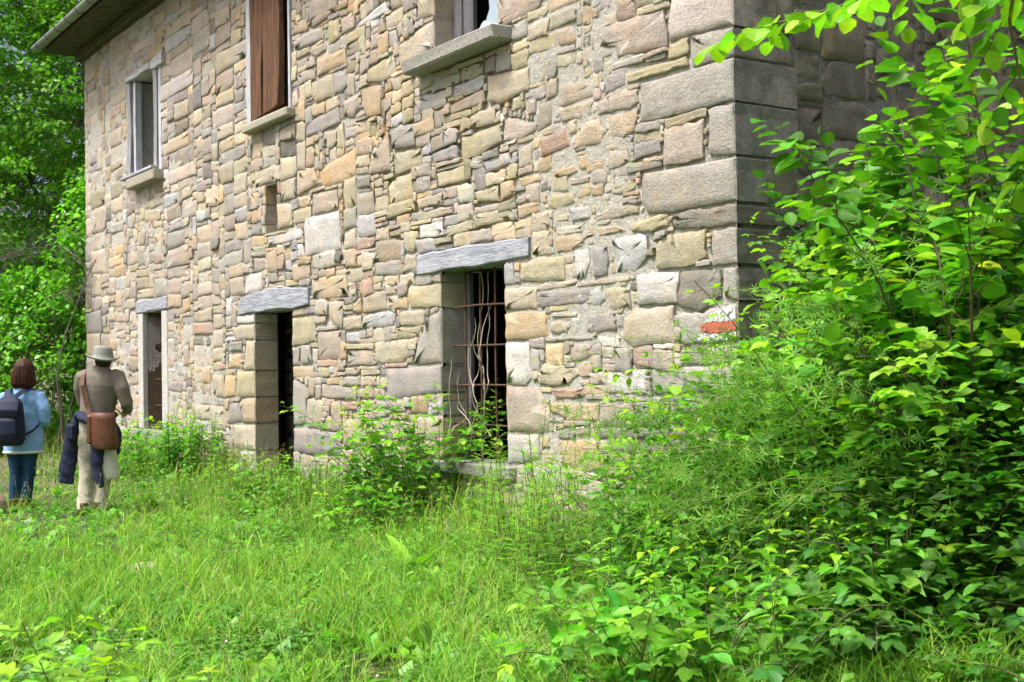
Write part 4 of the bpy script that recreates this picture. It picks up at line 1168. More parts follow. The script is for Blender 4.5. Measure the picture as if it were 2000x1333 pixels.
def hazel_stem(F, S, rng, base, d0, L, nspray, leaf=.085, col='hazel', r0=.014, s0=.25, droop=.12, spl=(.3, .6), fresh=.2, stemc=(.13, .105, .065), az=None):
    n = 16
    pts = curve(base, d0, L, n, rng, droop, .04)
    S.tube(pts, np.linspace(r0, .003, n), 6, stemc)
    for i in range(nspray):
        s = s0 + (1 - s0) * (i + rng.uniform(0, .8)) / nspray
        q = min(s, .999) * (n - 1); j = min(n - 2, int(q)); p = pts[j] + (pts[j + 1] - pts[j]) * (q - j); t = nrm(pts[j + 1] - pts[j])
        a = rng.uniform(0, 6.28) if az is None else az + rng.normal(0, .8)
        d = np.array([math.cos(a), math.sin(a), rng.uniform(.0, .6)]) + t * .5
        hazel_spray(F, S, rng, p, d, rng.uniform(*spl), leaf, col, fresh=fresh)
    hazel_spray(F, S, rng, pts[-1], nrm(pts[-1] - pts[-2]), .35, leaf, col, fresh=fresh)
    return pts

def cleavers(F, S, rng, base, d0, L, droop=.3, size=.042, col='cleaver', wig=.09):
    n = max(8, int(L / .072))
    pts = curve(base, d0, L, n, rng, droop, wig)
    S.tube(pts, .0017, 3, (.20, .30, .06), cap=False)
    for i in range(2, n):
        t = nrm(pts[i] - pts[i - 1]); k = 7; a0 = rng.uniform(0, 1)
        sz = size * rng.uniform(.8, 1.15) * (1 if i < n - 3 else .6)
        for q in range(k):
            d = perp(t, a0 + q * 6.283 / k) + t * .35
            F.add('narrow', pts[i], d, t + .1, sz, lc(rng, col, 1, .15), .95)

def mugwort(F, S, rng, base, h, lean, col='mug'):
    pts = curve(base, (lean[0], lean[1], 1), h, 12, rng, wig=.025)
    S.tube(pts, np.linspace(.0045, .002, 12), 5, (.16, .12, .06))
    n = int(h / .038)
    for i in range(n):
        s = .15 + .85 * i / n
        q = s * 11; j = min(10, int(q)); p = pts[j] + (pts[j + 1] - pts[j]) * (q - j)
        a = i * 2.4; L = .13 * (1 - .6 * s) * rng.uniform(.8, 1.2) + .03
        d = np.array([math.cos(a), math.sin(a), .35 + .8 * s]); d = nrm(d)
        r = np.array([p + d * L * u + np.array([0, 0, -.35 * L * u * u]) for u in np.linspace(0, 1, 6)])
        S.tube(r, .0011, 3, (.22, .32, .07), cap=False)
        sd = nrm(np.cross(d, UPV)); c = lc(rng, col, 1, .15)[0]
        for m_ in range(1, 6):
            for sg in (-1, 1):
                F.add('sliver', r[m_], d * .8 + sd * sg * .9, UPV + rng.normal(0, .2, 3), L * .42 * (1.1 - m_ * .12), c, 1.1)
        F.add('sliver', r[-1], d + np.array([0, 0, -.4]), UPV, L * .35, c)

def dock(F, S, rng, base, n, L, col='dock'):
    for i in range(n):
        a = i * 2.4 + rng.uniform(-.3, .3); d = np.array([math.cos(a), math.sin(a), rng.uniform(.5, 2.2)])
        F.add('dock', np.array(base) + [0, 0, .01], d, UPV + .3 * np.array([-math.cos(a), -math.sin(a), 0]), L * rng.uniform(.6, 1.1), lc(rng, col), rng.uniform(.9, 1.3))
    S.tube([base, np.array(base) + [0.005, 0, L * .3]], .004, 5, (.16, .25, .06))

PLANTS = 0
def plant(name, label, cat, base, group, fn, mat='leaf', stemname='stem', leafname='foliage', seed=None, smat='stem', split=False):
    """one plant: an Empty at its foot with stems and foliage"""
    global PLANTS
    PLANTS += 1
    rng = np.random.default_rng(zlib.crc32(label.encode()) if seed is None else seed)
    e = empty(name, (base[0], base[1], float(gz(base[0], base[1]))))
    tag(e, label, cat, group)
    F = Foliage(); S = Geo()
    fn(F, S, rng, np.array([base[0], base[1], float(gz(base[0], base[1])) - .02]))
    o = S.obj(stemname, M[smat], e)
    if split:
        F.leaves('leaf', M[mat], e)
    else:
        tag(o, kind='stuff'); tag(F.obj(leafname, M[mat], e), kind='stuff')
    return e

def spread(rng, b, r):
    a = rng.uniform(0, 6.28); q = r * math.sqrt(rng.random())
    x = b[0] + q * math.cos(a); y = min(b[1] + q * math.sin(a), -.10) if b[0] < 0.1 else b[1] + q * math.sin(a)
    if x > -.1 and x < .16 and y > -.12: x = .2
    return np.array([x, y, float(gz(x, y)) - .02])

# ---------------- the overgrown bank right of the corner
def bush_bramble(n, L, rise, droop, r, leaf=.07, col='bramble', tip=.22, az=None, start=.1):
    def fn(F, S, rng, b):
        for i in range(n):
            a = rng.uniform(0, 6.28) if az is None else rng.normal(az[0], az[1])
            bramble_cane(F, S, rng, spread(rng, b, r), a, L * rng.uniform(.7, 1.2), rise * rng.uniform(.7, 1.4), droop * rng.uniform(.7, 1.3), col, leaf, tip, start)
    return fn
def clump_nettle(n, h, r, leaf=.085, col='nettle', tipc='fresh'):
    def fn(F, S, rng, b):
        for i in range(n):
            nettle(F, S, rng, spread(rng, b, r), h * rng.uniform(.65, 1.12), rng.normal(0, .13, 2), col, leaf, tipc)
    return fn
def tangle_cleavers(n, L, r, z0, z1, dirs=(-.55, -.8), droop=.9, size=.042):
    def fn(F, S, rng, b):
        for i in range(n):
            p = spread(rng, b, r); p[2] += rng.uniform(z0, z1)
            d = np.array([dirs[0] + rng.normal(0, .5), dirs[1] + rng.normal(0, .5), rng.uniform(.0, 1.0)])
            cleavers(F, S, rng, p, d, L * rng.uniform(.6, 1.2), droop, size)
        for i in range(n // 2):        # rising stems from the ground
            cleavers(F, S, rng, spread(rng, b, r), (rng.normal(0, .25), rng.normal(0, .25), 1), (z0 + z1) * .6, .05, size)
    return fn
def clump_hazel(n, L, ns, r, leaf=.09, col='hazel', lean=(0, 0), fresh=.2, s0=.25, spl=(.3, .6), az=None, sig=.16):
    def fn(F, S, rng, b):
        for i in range(n):
            hazel_stem(F, S, rng, spread(rng, b, r), (lean[0] + rng.normal(0, sig), lean[1] + rng.normal(0, sig), 1), L * rng.uniform(.75, 1.1), ns, leaf, col, s0=s0, fresh=fresh, spl=spl, az=az)
    return fn
def clump_mugwort(n, h, r):
    def fn(F, S, rng, b):
        for i in range(n): mugwort(F, S, rng, spread(rng, b, r), h * rng.uniform(.65, 1.1), rng.normal(0, .12, 2))
    return fn

BG = 'bramble bushes on the bank'
plant('bramble_bush', 'bramble bush hugging the corner of the house below the red and white mark', 'bramble', (.3, -.65), BG, bush_bramble(22, 1.15, 3.0, .9, .36, .08))
plant('bramble_bush', 'bramble bush left of the corner, sending shoots across the wall', 'bramble', (-.45, -.62), BG, bush_bramble(14, 1.0, 2.4, 1.0, .35, .07))
plant('bramble_bush', 'leafy bramble mound in the middle of the bank', 'bramble', (1.05, -.75), BG, bush_bramble(26, 1.7, 3.2, .8, .45, .085, az=(-.4, 1.0)))
plant('bramble_bush', 'tall bramble thicket deep on the bank behind the cleavers', 'bramble', (1.55, -.35), BG, bush_bramble(28, 2.0, 3.8, .7, .4, .085, az=(-.6, 1.1)))
plant('bramble_bush', 'bramble bush at the right edge halfway up the picture', 'bramble', (2.35, -.85), BG, bush_bramble(26, 2.0, 3.4, .8, .45, .085))
plant('bramble_bush', 'low bramble with large dark leaves at the bottom right', 'bramble', (2.95, -2.05), BG, bush_bramble(14, .8, 1.0, 1.6, .4, .09, 'dark', .05))
plant('bramble_bush', 'bramble bush at the right edge near the bottom', 'bramble', (2.7, -1.45), BG, bush_bramble(24, 1.5, 3.0, .9, .4, .085))
plant('bramble_bush', 'dense dark bramble against the foot of the end wall', 'bramble', (.8, .15), BG, bush_bramble(26, 1.9, 3.6, .7, .4, .085, 'dark', .12, az=(-.3, .35)))
NG = 'nettle clumps'
plant('nettle_clump', 'tall nettles rising above the bank near the right edge', 'nettle', (1.95, -.75), NG, clump_nettle(18, 1.9, .4, .125))
plant('nettle_clump', 'nettles in front of the bank below the trail mark', 'nettle', (.55, -1.15), NG, clump_nettle(22, 1.1, .4, .11))
plant('nettle_clump', 'short nettles at the front foot of the bank', 'nettle', (1.35, -1.75), NG, clump_nettle(20, .75, .4, .10))
plant('nettle_clump', 'nettles at the bottom edge right of the open grass', 'nettle', (1.85, -2.35), NG, clump_nettle(18, .6, .35, .10))
plant('bramble_bush', 'bramble leaves over dark soil right at the bottom edge', 'bramble', (2.55, -1.75), BG, bush_bramble(14, .55, 1.2, 1.5, .4, .09, 'bramble', .1))
plant('nettle_clump', 'dark nettles low down at the bottom right', 'nettle', (2.45, -1.85), NG, clump_nettle(18, .75, .4, .11))
plant('bramble_bush', 'dark bramble shoots at the very bottom edge right of centre', 'bramble', (2.2, -2.75), BG, bush_bramble(16, .75, 1.6, 1.3, .35, .09, 'bramble', .12))
plant('bramble_bush', 'dark broad bramble leaves at the very bottom right corner', 'bramble', (2.95, -1.65), BG, bush_bramble(20, .8, 1.8, 1.3, .4, .095, 'dark', .05))
plant('nettle_clump', 'low nettles at the bottom edge below the cleavers', 'nettle', (2.6, -2.25), NG, clump_nettle(20, .6, .4, .11, 'bramble'))
CG = 'cleavers tangles'
plant('cleavers_tangle', 'thick tangle of cleavers spilling over the middle of the bank', 'cleavers', (1.25, -1.15), CG, tangle_cleavers(34, 1.1, .5, .5, 1.3, size=.05))
plant('cleavers_tangle', 'cleavers with star-like whorls trailing down the front of the bank', 'cleavers', (1.95, -1.6), CG, tangle_cleavers(34, 1.0, .5, .35, 1.0, size=.05))
plant('cleavers_tangle', 'cleavers draped over brambles at the right edge', 'cleavers', (2.55, -1.55), CG, tangle_cleavers(22, .9, .4, .5, 1.1, size=.05))
plant('cleavers_tangle', 'cleavers creeping into the grass at the foot of the bank', 'cleavers', (.75, -1.85), CG, tangle_cleavers(22, .7, .45, .1, .45, size=.042))
plant('cleavers_tangle', 'bright cleavers scrambling over the brambles right of the trail mark', 'cleavers', (1.85, -1.3), CG, tangle_cleavers(26, .7, .35, .7, 1.3, dirs=(-.2, -.8), size=.05))
plant('cleavers_tangle', 'bright cleavers high on the bank towards the right edge', 'cleavers', (2.2, -1.35), CG, tangle_cleavers(26, .9, .4, .9, 1.5, size=.05))
HG = 'hazel shrubs'
plant('hazel_shrub', 'dark hazel shrub growing against the shaded end wall', 'hazel', (.75, .6), HG, clump_hazel(10, 2.75, 14, .2, .12, 'dark', (.03, -.02), .04, spl=(.3, .5), az=-.4, sig=.06))
plant('hazel_shrub', 'hazel shrub with broad leaves in the upper right', 'hazel', (2.3, -.3), HG, clump_hazel(12, 2.6, 12, .3, .115, (.11, .31, .022), (.02, -.05), .25))
plant('hazel_shrub', 'bright young hazel shoots at the right edge of the bank', 'hazel', (2.75, -1.1), HG, clump_hazel(8, 1.7, 9, .3, .105, 'hazel', (0, 0), .5))
plant('hazel_shrub', 'hazel shoots with crinkled round leaves a little right of the house corner', 'hazel', (1.0, -.5), HG, clump_hazel(7, 1.3, 8, .3, .105, 'hazel', (.0, -.05), .4, spl=(.2, .4)))

plant('hazel_shrub', 'leafy hazel shrub filling the middle of the bank above the cleavers', 'hazel', (1.4, -.25), HG, clump_hazel(10, 1.9, 11, .3, .115, 'hazel', (.0, -.03), .3, spl=(.25, .5), az=-.9, sig=.1))
plant('hazel_shrub', 'broad-leaved hazel shrub climbing the end wall on the right', 'hazel', (1.75, .1), HG, clump_hazel(10, 2.3, 12, .3, .12, (.09, .26, .024), (.0, -.03), .15, spl=(.3, .55)))
plant('nettle_clump', 'bright nettles standing out of the middle of the bank', 'nettle', (1.6, -1.0), NG, clump_nettle(18, 1.35, .4, .12, 'hazel'))

def overhang(F, S, rng, b):
    trunk = np.array([b, b + [-.1, -.1, 1.2], b + [-.35, -.35, 2.4], b + [-.8, -.7, 3.3]])
    S.tube(trunk, [.06, .05, .04, .03], 8, (.15, .12, .08))
    def limb(pts, r0):
        pts = np.array(pts, float); S.tube(pts, np.linspace(r0, .003, len(pts)), 6, (.16, .13, .07)); return pts
    def sprays(pts, n, L, s0=.1, fresh=.55):
        for i in range(n):
            q = (s0 + (1 - s0) * i / n) * (len(pts) - 1); j = min(len(pts) - 2, int(q)); p = pts[j] + (pts[j + 1] - pts[j]) * (q - j); t = nrm(pts[j + 1] - pts[j])
            sd = nrm(np.cross(t, UPV)) * (1 if i % 2 else -1)
            hazel_spray(F, S, rng, p, t * .7 + sd * .7 + np.array([0, 0, rng.uniform(-.3, .2)]), L * rng.uniform(.6, 1.1), .10, (.19, .48, .025), fresh=fresh, droop=.9)
        hazel_spray(F, S, rng, pts[-1], pts[-1] - pts[-2], .3, .085, 'fresh', fresh=.6, droop=.8)
    a = limb([trunk[-1], (3.85, -2.2, 3.08), (3.45, -2.1, 2.95), (3.05, -2.05, 2.90), (2.75, -2.1, 2.88), (2.45, -2.2, 2.86)], .014)
    sprays(a, 12, .28, .25)
    c = limb([(3.85, -2.2, 3.08), (3.55, -1.95, 2.90), (3.4, -1.85, 2.74), (3.38, -1.75, 2.48), (3.4, -1.65, 2.15)], .010)
    sprays(c, 9, .32, .1)
plant('hazel_tree', 'hazel branch with bright leaves hanging in across the top right', 'hazel', (4.75, -1.6), HG, overhang, stemname='branch', split=True)

# ---------------- plants along the foot of the house wall
WG = 'weeds along the wall foot'
plant('bramble_bush', 'bramble climbing in front of the sill of the barred window', 'bramble', (-3.92, -.40), WG, bush_bramble(38, 1.25, 3.2, 1.0, .42, .085))
plant('nettle_clump', 'nettles left of the barred window', 'nettle', (-4.45, -.5), WG, clump_nettle(24, .75, .42, .10))
plant('bramble_bush', 'bramble in the grass in front of the barred window', 'bramble', (-3.35, -1.0), WG, bush_bramble(18, .65, 1.8, 1.2, .42, .08))
plant('bramble_bush', 'low bramble beside the doorway, right of it', 'bramble', (-6.6, -.55), WG, bush_bramble(10, .6, 1.8, 1.2, .4, .075))
plant('nettle_clump', 'dark nettles growing left of the doorway', 'nettle', (-9.3, -.5), WG, clump_nettle(34, .85, .42, .11))
plant('bramble_bush', 'bramble clump between the doorway and the low left window', 'bramble', (-10.1, -.7), WG, bush_bramble(26, .85, 2.4, 1.1, .55, .085))
plant('nettle_clump', 'nettles under the low left window', 'nettle', (-11.3, -.6), WG, clump_nettle(26, .55, .6, .10))
plant('nettle_clump', 'young leafy shoots in front of the doorway', 'nettle', (-7.75, -.5), WG, clump_nettle(10, .5, .4, .085, (.2, .46, .03)))
plant('nettle_clump', 'leafy weeds midway between the doorway and the barred window', 'nettle', (-5.7, -.6), WG, clump_nettle(18, .45, .55, .09, (.15, .40, .03)))
plant('mugwort_clump', 'feathery mugwort standing against the wall right of the barred window', 'mugwort', (-1.35, -.7), WG, clump_mugwort(20, 1.05, .42))
plant('mugwort_clump', 'lower feathery mugwort in front of the wall near the grass', 'mugwort', (-.75, -1.25), WG, clump_mugwort(18, .85, .42))
plant('mugwort_clump', 'bright feathery mugwort at the left foot of the bank', 'mugwort', (-.15, -1.55), WG, clump_mugwort(20, .8, .42))
plant('nettle_clump', 'nettles below the sill of the barred window, right side', 'nettle', (-2.75, -.4), WG, clump_nettle(9, .5, .3, .08))
plant('dock_plant', 'broad-leaved dock rosette in the grass below the barred window', 'dock', (-1.45, -1.75), None, lambda F, S, rng, b: dock(F, S, rng, b, 9, .34), split=True)
plant('dock_plant', 'small dock rosette in the open grass', 'dock', (-1.3, -2.6), None, lambda F, S, rng, b: dock(F, S, rng, b, 8, .2), split=True)

def long_shoot(F, S, rng, b):
    pts = np.array([b, b + [-.1, -.05, .75], (-.55, -.5, 1.33), (-1.05, -.45, 1.44), (-1.55, -.42, 1.47), (-2.1, -.4, 1.52)])
    S.tube(pts, np.linspace(.0045, .0014, 6), 5, (.30, .30, .12))
    for s in np.linspace(1.6, 4.95, 13):
        j = int(s); p = pts[j] + (pts[j + 1] - pts[j]) * (s - j)
        trifol(F, rng, p, (rng.normal(-.3, .4), rng.normal(-.5, .3), rng.normal(.3, .3)), (.075 if s < 3 else .035) * rng.uniform(.7, 1.1), (.22, .48, .03))
plant('bramble_shoot', 'long thin bramble shoot reaching left across the wall stones', 'bramble', (-.1, -.65), None, long_shoot)

# ---------------- foreground plants at the lower left
FG = 'foreground plants at the lower left'
plant('nettle_clump', 'blurred yellow-green nettle shoots nearest the camera at the bottom left', 'nettle', (2.95, -5.75), FG, clump_nettle(5, .95, .12, .12, (.19, .46, .03)))
plant('bramble_bush', 'bramble with pale leaves spreading along the bottom left', 'bramble', (3.22, -5.28), FG, bush_bramble(12, .82, 4.5, .9, .18, .075, (.16, .42, .05), .3, start=.6))
plant('woundwort', 'woundwort with a thin purple flower spike at the left edge', 'woundwort', (2.45, -5.95), FG, clump_nettle(1, .98, .02, .09, (.13, .34, .05), (.22, .12, .18)))
plant('bramble_bush', 'low leafy shoots a step behind the blurred nettles', 'bramble', (2.55, -5.35), FG, bush_bramble(9, .75, 4.0, 1.0, .25, .07, (.17, .44, .03), .3, start=.5))

# ---------------- trees and shrubs beyond the far end of the house
def tree(name, label, base, h, crown, nclus, leaves, lsz, col, group, seed, trunk_r=.14, low=.15, twiggy=0.0, dens=.4):
    rng = np.random.default_rng(seed)
    bz = float(gz(base[0], base[1]))
    e = empty(name, (base[0], base[1], bz)); tag(e, label, 'tree' if 'tree' in name else 'shrub', group)
    S = Geo(); F = Foliage()
    tp = curve((base[0], base[1], bz - .1), (rng.normal(0, .06), rng.normal(0, .06), 1), h * .92, 14, rng, 0, .035)
    bc = np.array([.12, .10, .075])
    S.tube(tp, np.linspace(trunk_r, .015, 14), 8, bc)
    limbs = []
    for i in range(16):
        s = rng.uniform(.18, .95); j = int(s * 12); p = tp[j]
        a = rng.uniform(0, 6.28); L = crown * rng.uniform(.6, 1.0) * (1 - .45 * s)
        q = curve(p, (math.cos(a), math.sin(a), rng.uniform(.2, .9)), L, 8, rng, 0.05, .09)
        S.tube(q, np.linspace(trunk_r * .4 * (1 - .5 * s), .008, 8), 5, bc); limbs.append(q)
    allp = np.concatenate(limbs + [tp[4:]])
    for i in range(nclus):
        # clusters fill an uneven crown
        zz = low + (1 - low) * rng.random() ** .9
        prof = math.sin(math.pi * min(1, (zz - low * .6) / (1.02 - low * .6)) ** .75) * .85 + .18
        a = rng.uniform(0, 6.28); rr = crown * prof * math.sqrt(rng.uniform(.15, 1.05)) * (1 + .3 * float(vn(a * 1.2, zz * 5, seed)))
        c = np.array([base[0] + tp[6][0] * 0 + rr * math.cos(a), base[1] + rr * math.sin(a), bz + h * zz])
        k = int(np.argmin(((allp - c) ** 2).sum(1))); p = allp[k]
        mid = (p + c) / 2 + rng.normal(0, .06, 3) + [0, 0, .05]
        S.tube([p, mid, c], [.012, .007, .003], 4, bc, cap=False)
        out = nrm(c - np.array([base[0], base[1], bz + h * (zz - .15)]))
        n = int(leaves * rng.uniform(.6, 1.4))
        R_ = dens * rng.uniform(.7, 1.25)
        off = rng.normal(0, 1, (n, 3)); off = nrm(off) * (rng.random((n, 1)) ** .45) * np.array([R_, R_, R_ * .45])
        off += out * rng.uniform(0, .3) * R_
        P = c + off
        P[:, 2] = np.maximum(P[:, 2], gz(P[:, 0], P[:, 1]) + .05)
        D = nrm(off * [1, 1, .3] + rng.normal(0, .18, (n, 3)) + [0, 0, -.12])
        U = UPV + rng.normal(0, .38, (n, 3)) + out * .35
        k_ = rng.normal(1, .13)
        F.add('far', P, D, U, lsz * rng.uniform(.7, 1.25, n), lc(rng, np.array(LEAFC[col]) * k_, n, .2, .1), rng.uniform(.9, 1.25, n))
    S.obj('trunk', M['bark'], e); tag(F.obj('crown', M['leaf_far'], e), kind='stuff')

TG = 'trees beyond the far end of the house'
tree('broadleaf_tree', 'tall broadleaf tree close behind the far corner, under the gutter', (-19.2, .9), 10.0, 2.2, 430, 42, .10, 'tree', TG, 61)
tree('broadleaf_tree', 'tall tree at the left edge with its crown filling the top left corner', (-20.5, -1.2), 11.5, 2.6, 480, 42, .10, 'tree', TG, 62)
tree('broadleaf_tree', 'tree standing farther back between the two nearer crowns', (-25.5, .6), 13.0, 3.2, 360, 40, .12, 'tree', TG, 63)
tree('broadleaf_tree', 'dark tree in the back row at the left edge', (-29.5, -2.4), 14.0, 3.8, 240, 34, .14, 'dark', TG, 64)
tree('broadleaf_tree', 'dark tree in the back row behind the house corner', (-31.0, 4.0), 14.0, 4.0, 240, 34, .14, 'dark', TG, 65)
tree('broadleaf_tree', 'tree on the far slope seen through the gaps', (-38.0, -.5), 15.0, 5.0, 220, 34, .18, 'tree', TG, 66)
tree('broadleaf_tree', 'dark-leaved tree deep in the wood behind the left crowns', (-23.0, 2.4), 12.0, 3.0, 250, 34, .13, 'dark', TG, 67)
tree('broadleaf_tree', 'dark-leaved low tree behind the woman at the left edge', (-24.5, -3.0), 8.0, 3.2, 260, 34, .13, 'dark', TG, 68, low=.05)
tree('broadleaf_tree', 'broad dark-leaved tree closing the view at the top left', (-28.0, -.6), 17.0, 5.0, 420, 34, .2, 'dark', TG, 69)
SG = 'shrubs beside the far end of the house'
tree('hazel_shrub', 'leafy hazel shrub behind the two walkers', (-17.6, -.6), 3.2, 1.2, 200, 34, .095, 'hazel', SG, 71, .05, .04)
tree('hazel_shrub', 'hazel shrub at the left edge behind the woman', (-18.6, -2.4), 3.0, 1.5, 220, 34, .095, 'hazel', SG, 72, .05, .04)
tree('hazel_shrub', 'hazel shrub pressed against the far corner of the house', (-16.6, .35), 4.9, .75, 150, 32, .10, 'hazel', SG, 73, .05, .05)

def dead_twigs(base, seed):
    rng = np.random.default_rng(seed); bz = float(gz(*base))
    S = Geo()
    def rec(p, d, L, r, lev):
        q = curve(p, d, L, 7, rng, .25, .12)
        S.tube(q, np.linspace(r, r * .45, 7), 3, np.array([.15, .135, .12]) * rng.uniform(.7, 1.2), cap=False)
        if lev == 0: return
        for i in range(5):
            k = int(rng.integers(2, 7)); a = rng.normal(0, .8, 3)
            rec(q[k], nrm(d + a), L * rng.uniform(.4, .65), r * .5, lev - 1)
    for i in range(6):
        a = rng.uniform(0, 6.28)
        z = bz + rng.uniform(2.2, 4.0)
        rec((base[0] + rng.normal(0, .2), base[1] + rng.normal(0, .2), z), (math.cos(a), math.sin(a), rng.uniform(-.2, .3)), 1.0, .018, 3)
    for i in range(4):
        S.tube(curve((base[0] + rng.normal(0, .15), base[1] + rng.normal(0, .15), bz - .1), (rng.normal(0, .12), rng.normal(0, .12), 1), rng.uniform(3, 4.2), 10, rng, 0, .09), np.linspace(.022, .008, 10), 5, (.2, .18, .15))
    o = S.obj('dead_shrub', M['bark'], None)
    tag(o, 'bare grey twigs of a dead shrub among the leaves left of the house', 'dead shrub')
dead_twigs((-16.35, -.42), 5)

# ------------------------------------------------------------------ grass and small meadow plants
def grass():
    rng = np.random.default_rng(21)
    cx, cy = CAM_POS[0], CAM_POS[1]
    fw = np.array([-.828, .561]); rt = np.array([.561, .828])
    def sample(n, dmin, dmax, pw, lat=(-.48, .50)):
        u = rng.random(n)
        d = (dmin ** pw + u * (dmax ** pw - dmin ** pw)) ** (1 / pw)
        l = rng.uniform(lat[0], lat[1], n) * d
        x = cx + fw[0] * d + rt[0] * l; y = cy + fw[1] * d + rt[1] * l
        ok = (y < -.02) | (x > .12) | (x < XL - .1)
        ok &= ~((x > -.2) & (x < .3) & (y > -.15) & (y < .2))
        ok &= ~((x > 1.0) & (y > -2.6 + .25 * (x - 1.5)) & (rng.random(n) < .85))
        return x[ok], y[ok], d[ok]
    def blades(x, y, L, wdt, bend, col, segs=3):
        n = len(x); z = gz(x, y)
        a = rng.uniform(0, 6.283, n); b = a + rng.normal(0, .5, n)
        dx = np.stack([np.cos(a), np.sin(a)], 1); px = np.stack([-np.sin(b), np.cos(b)], 1)
        V = np.empty((n, 2 * segs + 1, 3)); 
        for k in range(segs + 1):
            s = k / segs
            off = L * bend * s * s; hh = L * (s - .35 * bend * s * s)
            c = np.stack([x + dx[:, 0] * off, y + dx[:, 1] * off, z + hh - .01], 1)
            wk = wdt * (1 - s * .75) * .5
            if k < segs:
                V[:, 2 * k] = c - np.concatenate([px * wk[:, None], np.zeros((n, 1))], 1)
                V[:, 2 * k + 1] = c + np.concatenate([px * wk[:, None], np.zeros((n, 1))], 1)
            else:
                V[:, 2 * k] = c
        m_ = 2 * segs + 1
        base = (np.arange(n) * m_)[:, None]
        q = [base + np.array([2 * k, 2 * k + 1, 2 * k + 3, 2 * k + 2]) for k in range(segs - 1)]
        t_ = base + np.array([2 * segs - 2, 2 * segs - 1, 2 * segs])
        return V.reshape(-1, 3), q, t_, np.repeat(col, m_, 0)
    def emit(name, label, parts):
        Vs = []; Fl = []; Fs = []; Cs = []; n = 0
        for V, q, t_, c in parts:
            Vs.append(V); Cs.append(c)
            for k in q: Fl.append((k + n).ravel()); Fs.append(np.full(len(k), 4))
            Fl.append((t_ + n).ravel()); Fs.append(np.full(len(t_), 3)); n += len(V)
        o = mk(name, np.concatenate(Vs), np.concatenate(Fl), M['blade'], None, np.concatenate(Cs), None, True, None, np.concatenate(Fs))
        tag(o, label, 'grass', kind='stuff')
    x, y, d = sample(70000, 4.3, 30, -.15)
    path = np.exp(-((y + 2.9 + .05 * (x + 8)) / .9) ** 2) * sstep(-3.0, -5.5, x)       # trodden, drier
    tall = sstep(-1.5, -.5, y) * sstep(.4, -.3, x)
    pat = fbm(x * .9, y * .9, 60, 3)
    L = (.12 + .09 * pat + .24 * tall - .07 * path) * rng.uniform(.5, 1.5, len(x))
    L = np.maximum(L, .035)
    worn = np.exp(-(((x + 2.9) / .45) ** 2 + ((y + 3.17) / .3) ** 2)) + .75 * path * sstep(-.1, .5, fbm(x * .8, y * 1.3, 63, 3) + .25)
    kp = rng.random(len(x)) > worn; x, y, d, L, path, tall = x[kp], y[kp], d[kp], L[kp], path[kp], tall[kp]
    g0 = np.array([.07, .20, .018]); g1 = np.array([.29, .44, .06]); dry = np.array([.55, .48, .26])
    k = np.clip(.42 + .8 * fbm(x * 1.1, y * 1.1, 61, 3) + rng.normal(0, .26, len(x)), 0, 1)[:, None]
    c = (g0 * (1 - k) + g1 * k) * (1 + .6 * fbm(x * .8 + 9, y * .8, 62, 3))[:, None] * rng.normal(1, .28, (len(x), 1)).clip(.35, 1.7)
    dr = (rng.random(len(x)) < .06 + .38 * path + .09 * tall)[:, None]
    c = np.where(dr, dry * rng.uniform(.7, 1.1, (len(x), 1)), c)
    emit('grass', 'short bright green grass of the track', [blades(x, y, L, np.where(rng.random(len(x)) < .25, .0075, .0040) + .0006 * d, rng.uniform(.1, .8, len(x)), c)])
    # arching tufts of coarser grass
    tx, ty, td = sample(5800, 4.4, 15, .25)
    keep = (fbm(tx * .8, ty * .8, 81, 2) > -.25) & (rng.random(len(tx)) > .7 * np.exp(-((ty + 2.9 + .05 * (tx + 8)) / .8) ** 2) * sstep(-3.0, -5.5, tx))
    tx, ty = tx[keep], ty[keep]; k = rng.integers(7, 17, len(tx))
    x = np.repeat(tx, k); y = np.repeat(ty, k); n = len(x)
    x = x + rng.normal(0, .022, n); y = np.minimum(y + rng.normal(0, .022, n), np.where(x < .1, -.03, 9))
    L = np.repeat(rng.uniform(.16, .34, len(tx)), k) * rng.uniform(.6, 1.2, n)
    hue = np.repeat(rng.random(len(tx)), k)[:, None]
    c = (np.array([.07, .23, .025]) * (1 - hue) + np.array([.34, .52, .08]) * hue) * rng.normal(1, .24, (n, 1)).clip(.45, 1.6)
    emit('grass_tufts', 'arching tufts of coarser grass in the meadow', [blades(x, y, L, rng.uniform(.004, .009, n), rng.uniform(.4, 1.0, n), c, 3)])
    # tall thin culms with feathery heads
    x, y, d = sample(14000, 4.6, 20, .3)
    keep = rng.random(len(x)) < np.maximum(sstep(-2.4, -.7, y) * sstep(.6, -.2, x), .16) * np.clip(.4 + fbm(x * .8, y * .8, 66, 2), 0, 1)
    x, y, d = x[keep], y[keep], d[keep]
    L = rng.uniform(.3, .62, len(x))
    c = np.array([.30, .34, .12]) * rng.uniform(.7, 1.25, (len(x), 1))
    parts = [blades(x, y, L, np.full(len(x), .0032), rng.uniform(.15, .6, len(x)), c)]
    V = parts[0][0].reshape(len(x), -1, 3); tip = V[:, -1]; low = (V[:, -3] + V[:, -2]) / 2
    F = Foliage()
    for q in range(9):
        s = rng.uniform(.05, 1.0, (len(x), 1)); P = low + (tip - low) * s
        D = nrm(tip - low) + rng.normal(0, .55, (len(x), 3))
        F.add('sliver', P, D, UPV + rng.normal(0, .3, (len(x), 3)), rng.uniform(.018, .034, len(x)), c * np.array([1.25, 1.15, 1.3]), .7)
    tag(F.obj('grass_heads', M['blade'], None), 'pale feathery seed heads of the tall grass', 'grass', kind='stuff')
    emit('tall_grass', 'tall thin flowering grass along the wall foot', parts)
    # clover, plantain and other small broad leaves in the sward
    F = Foliage()
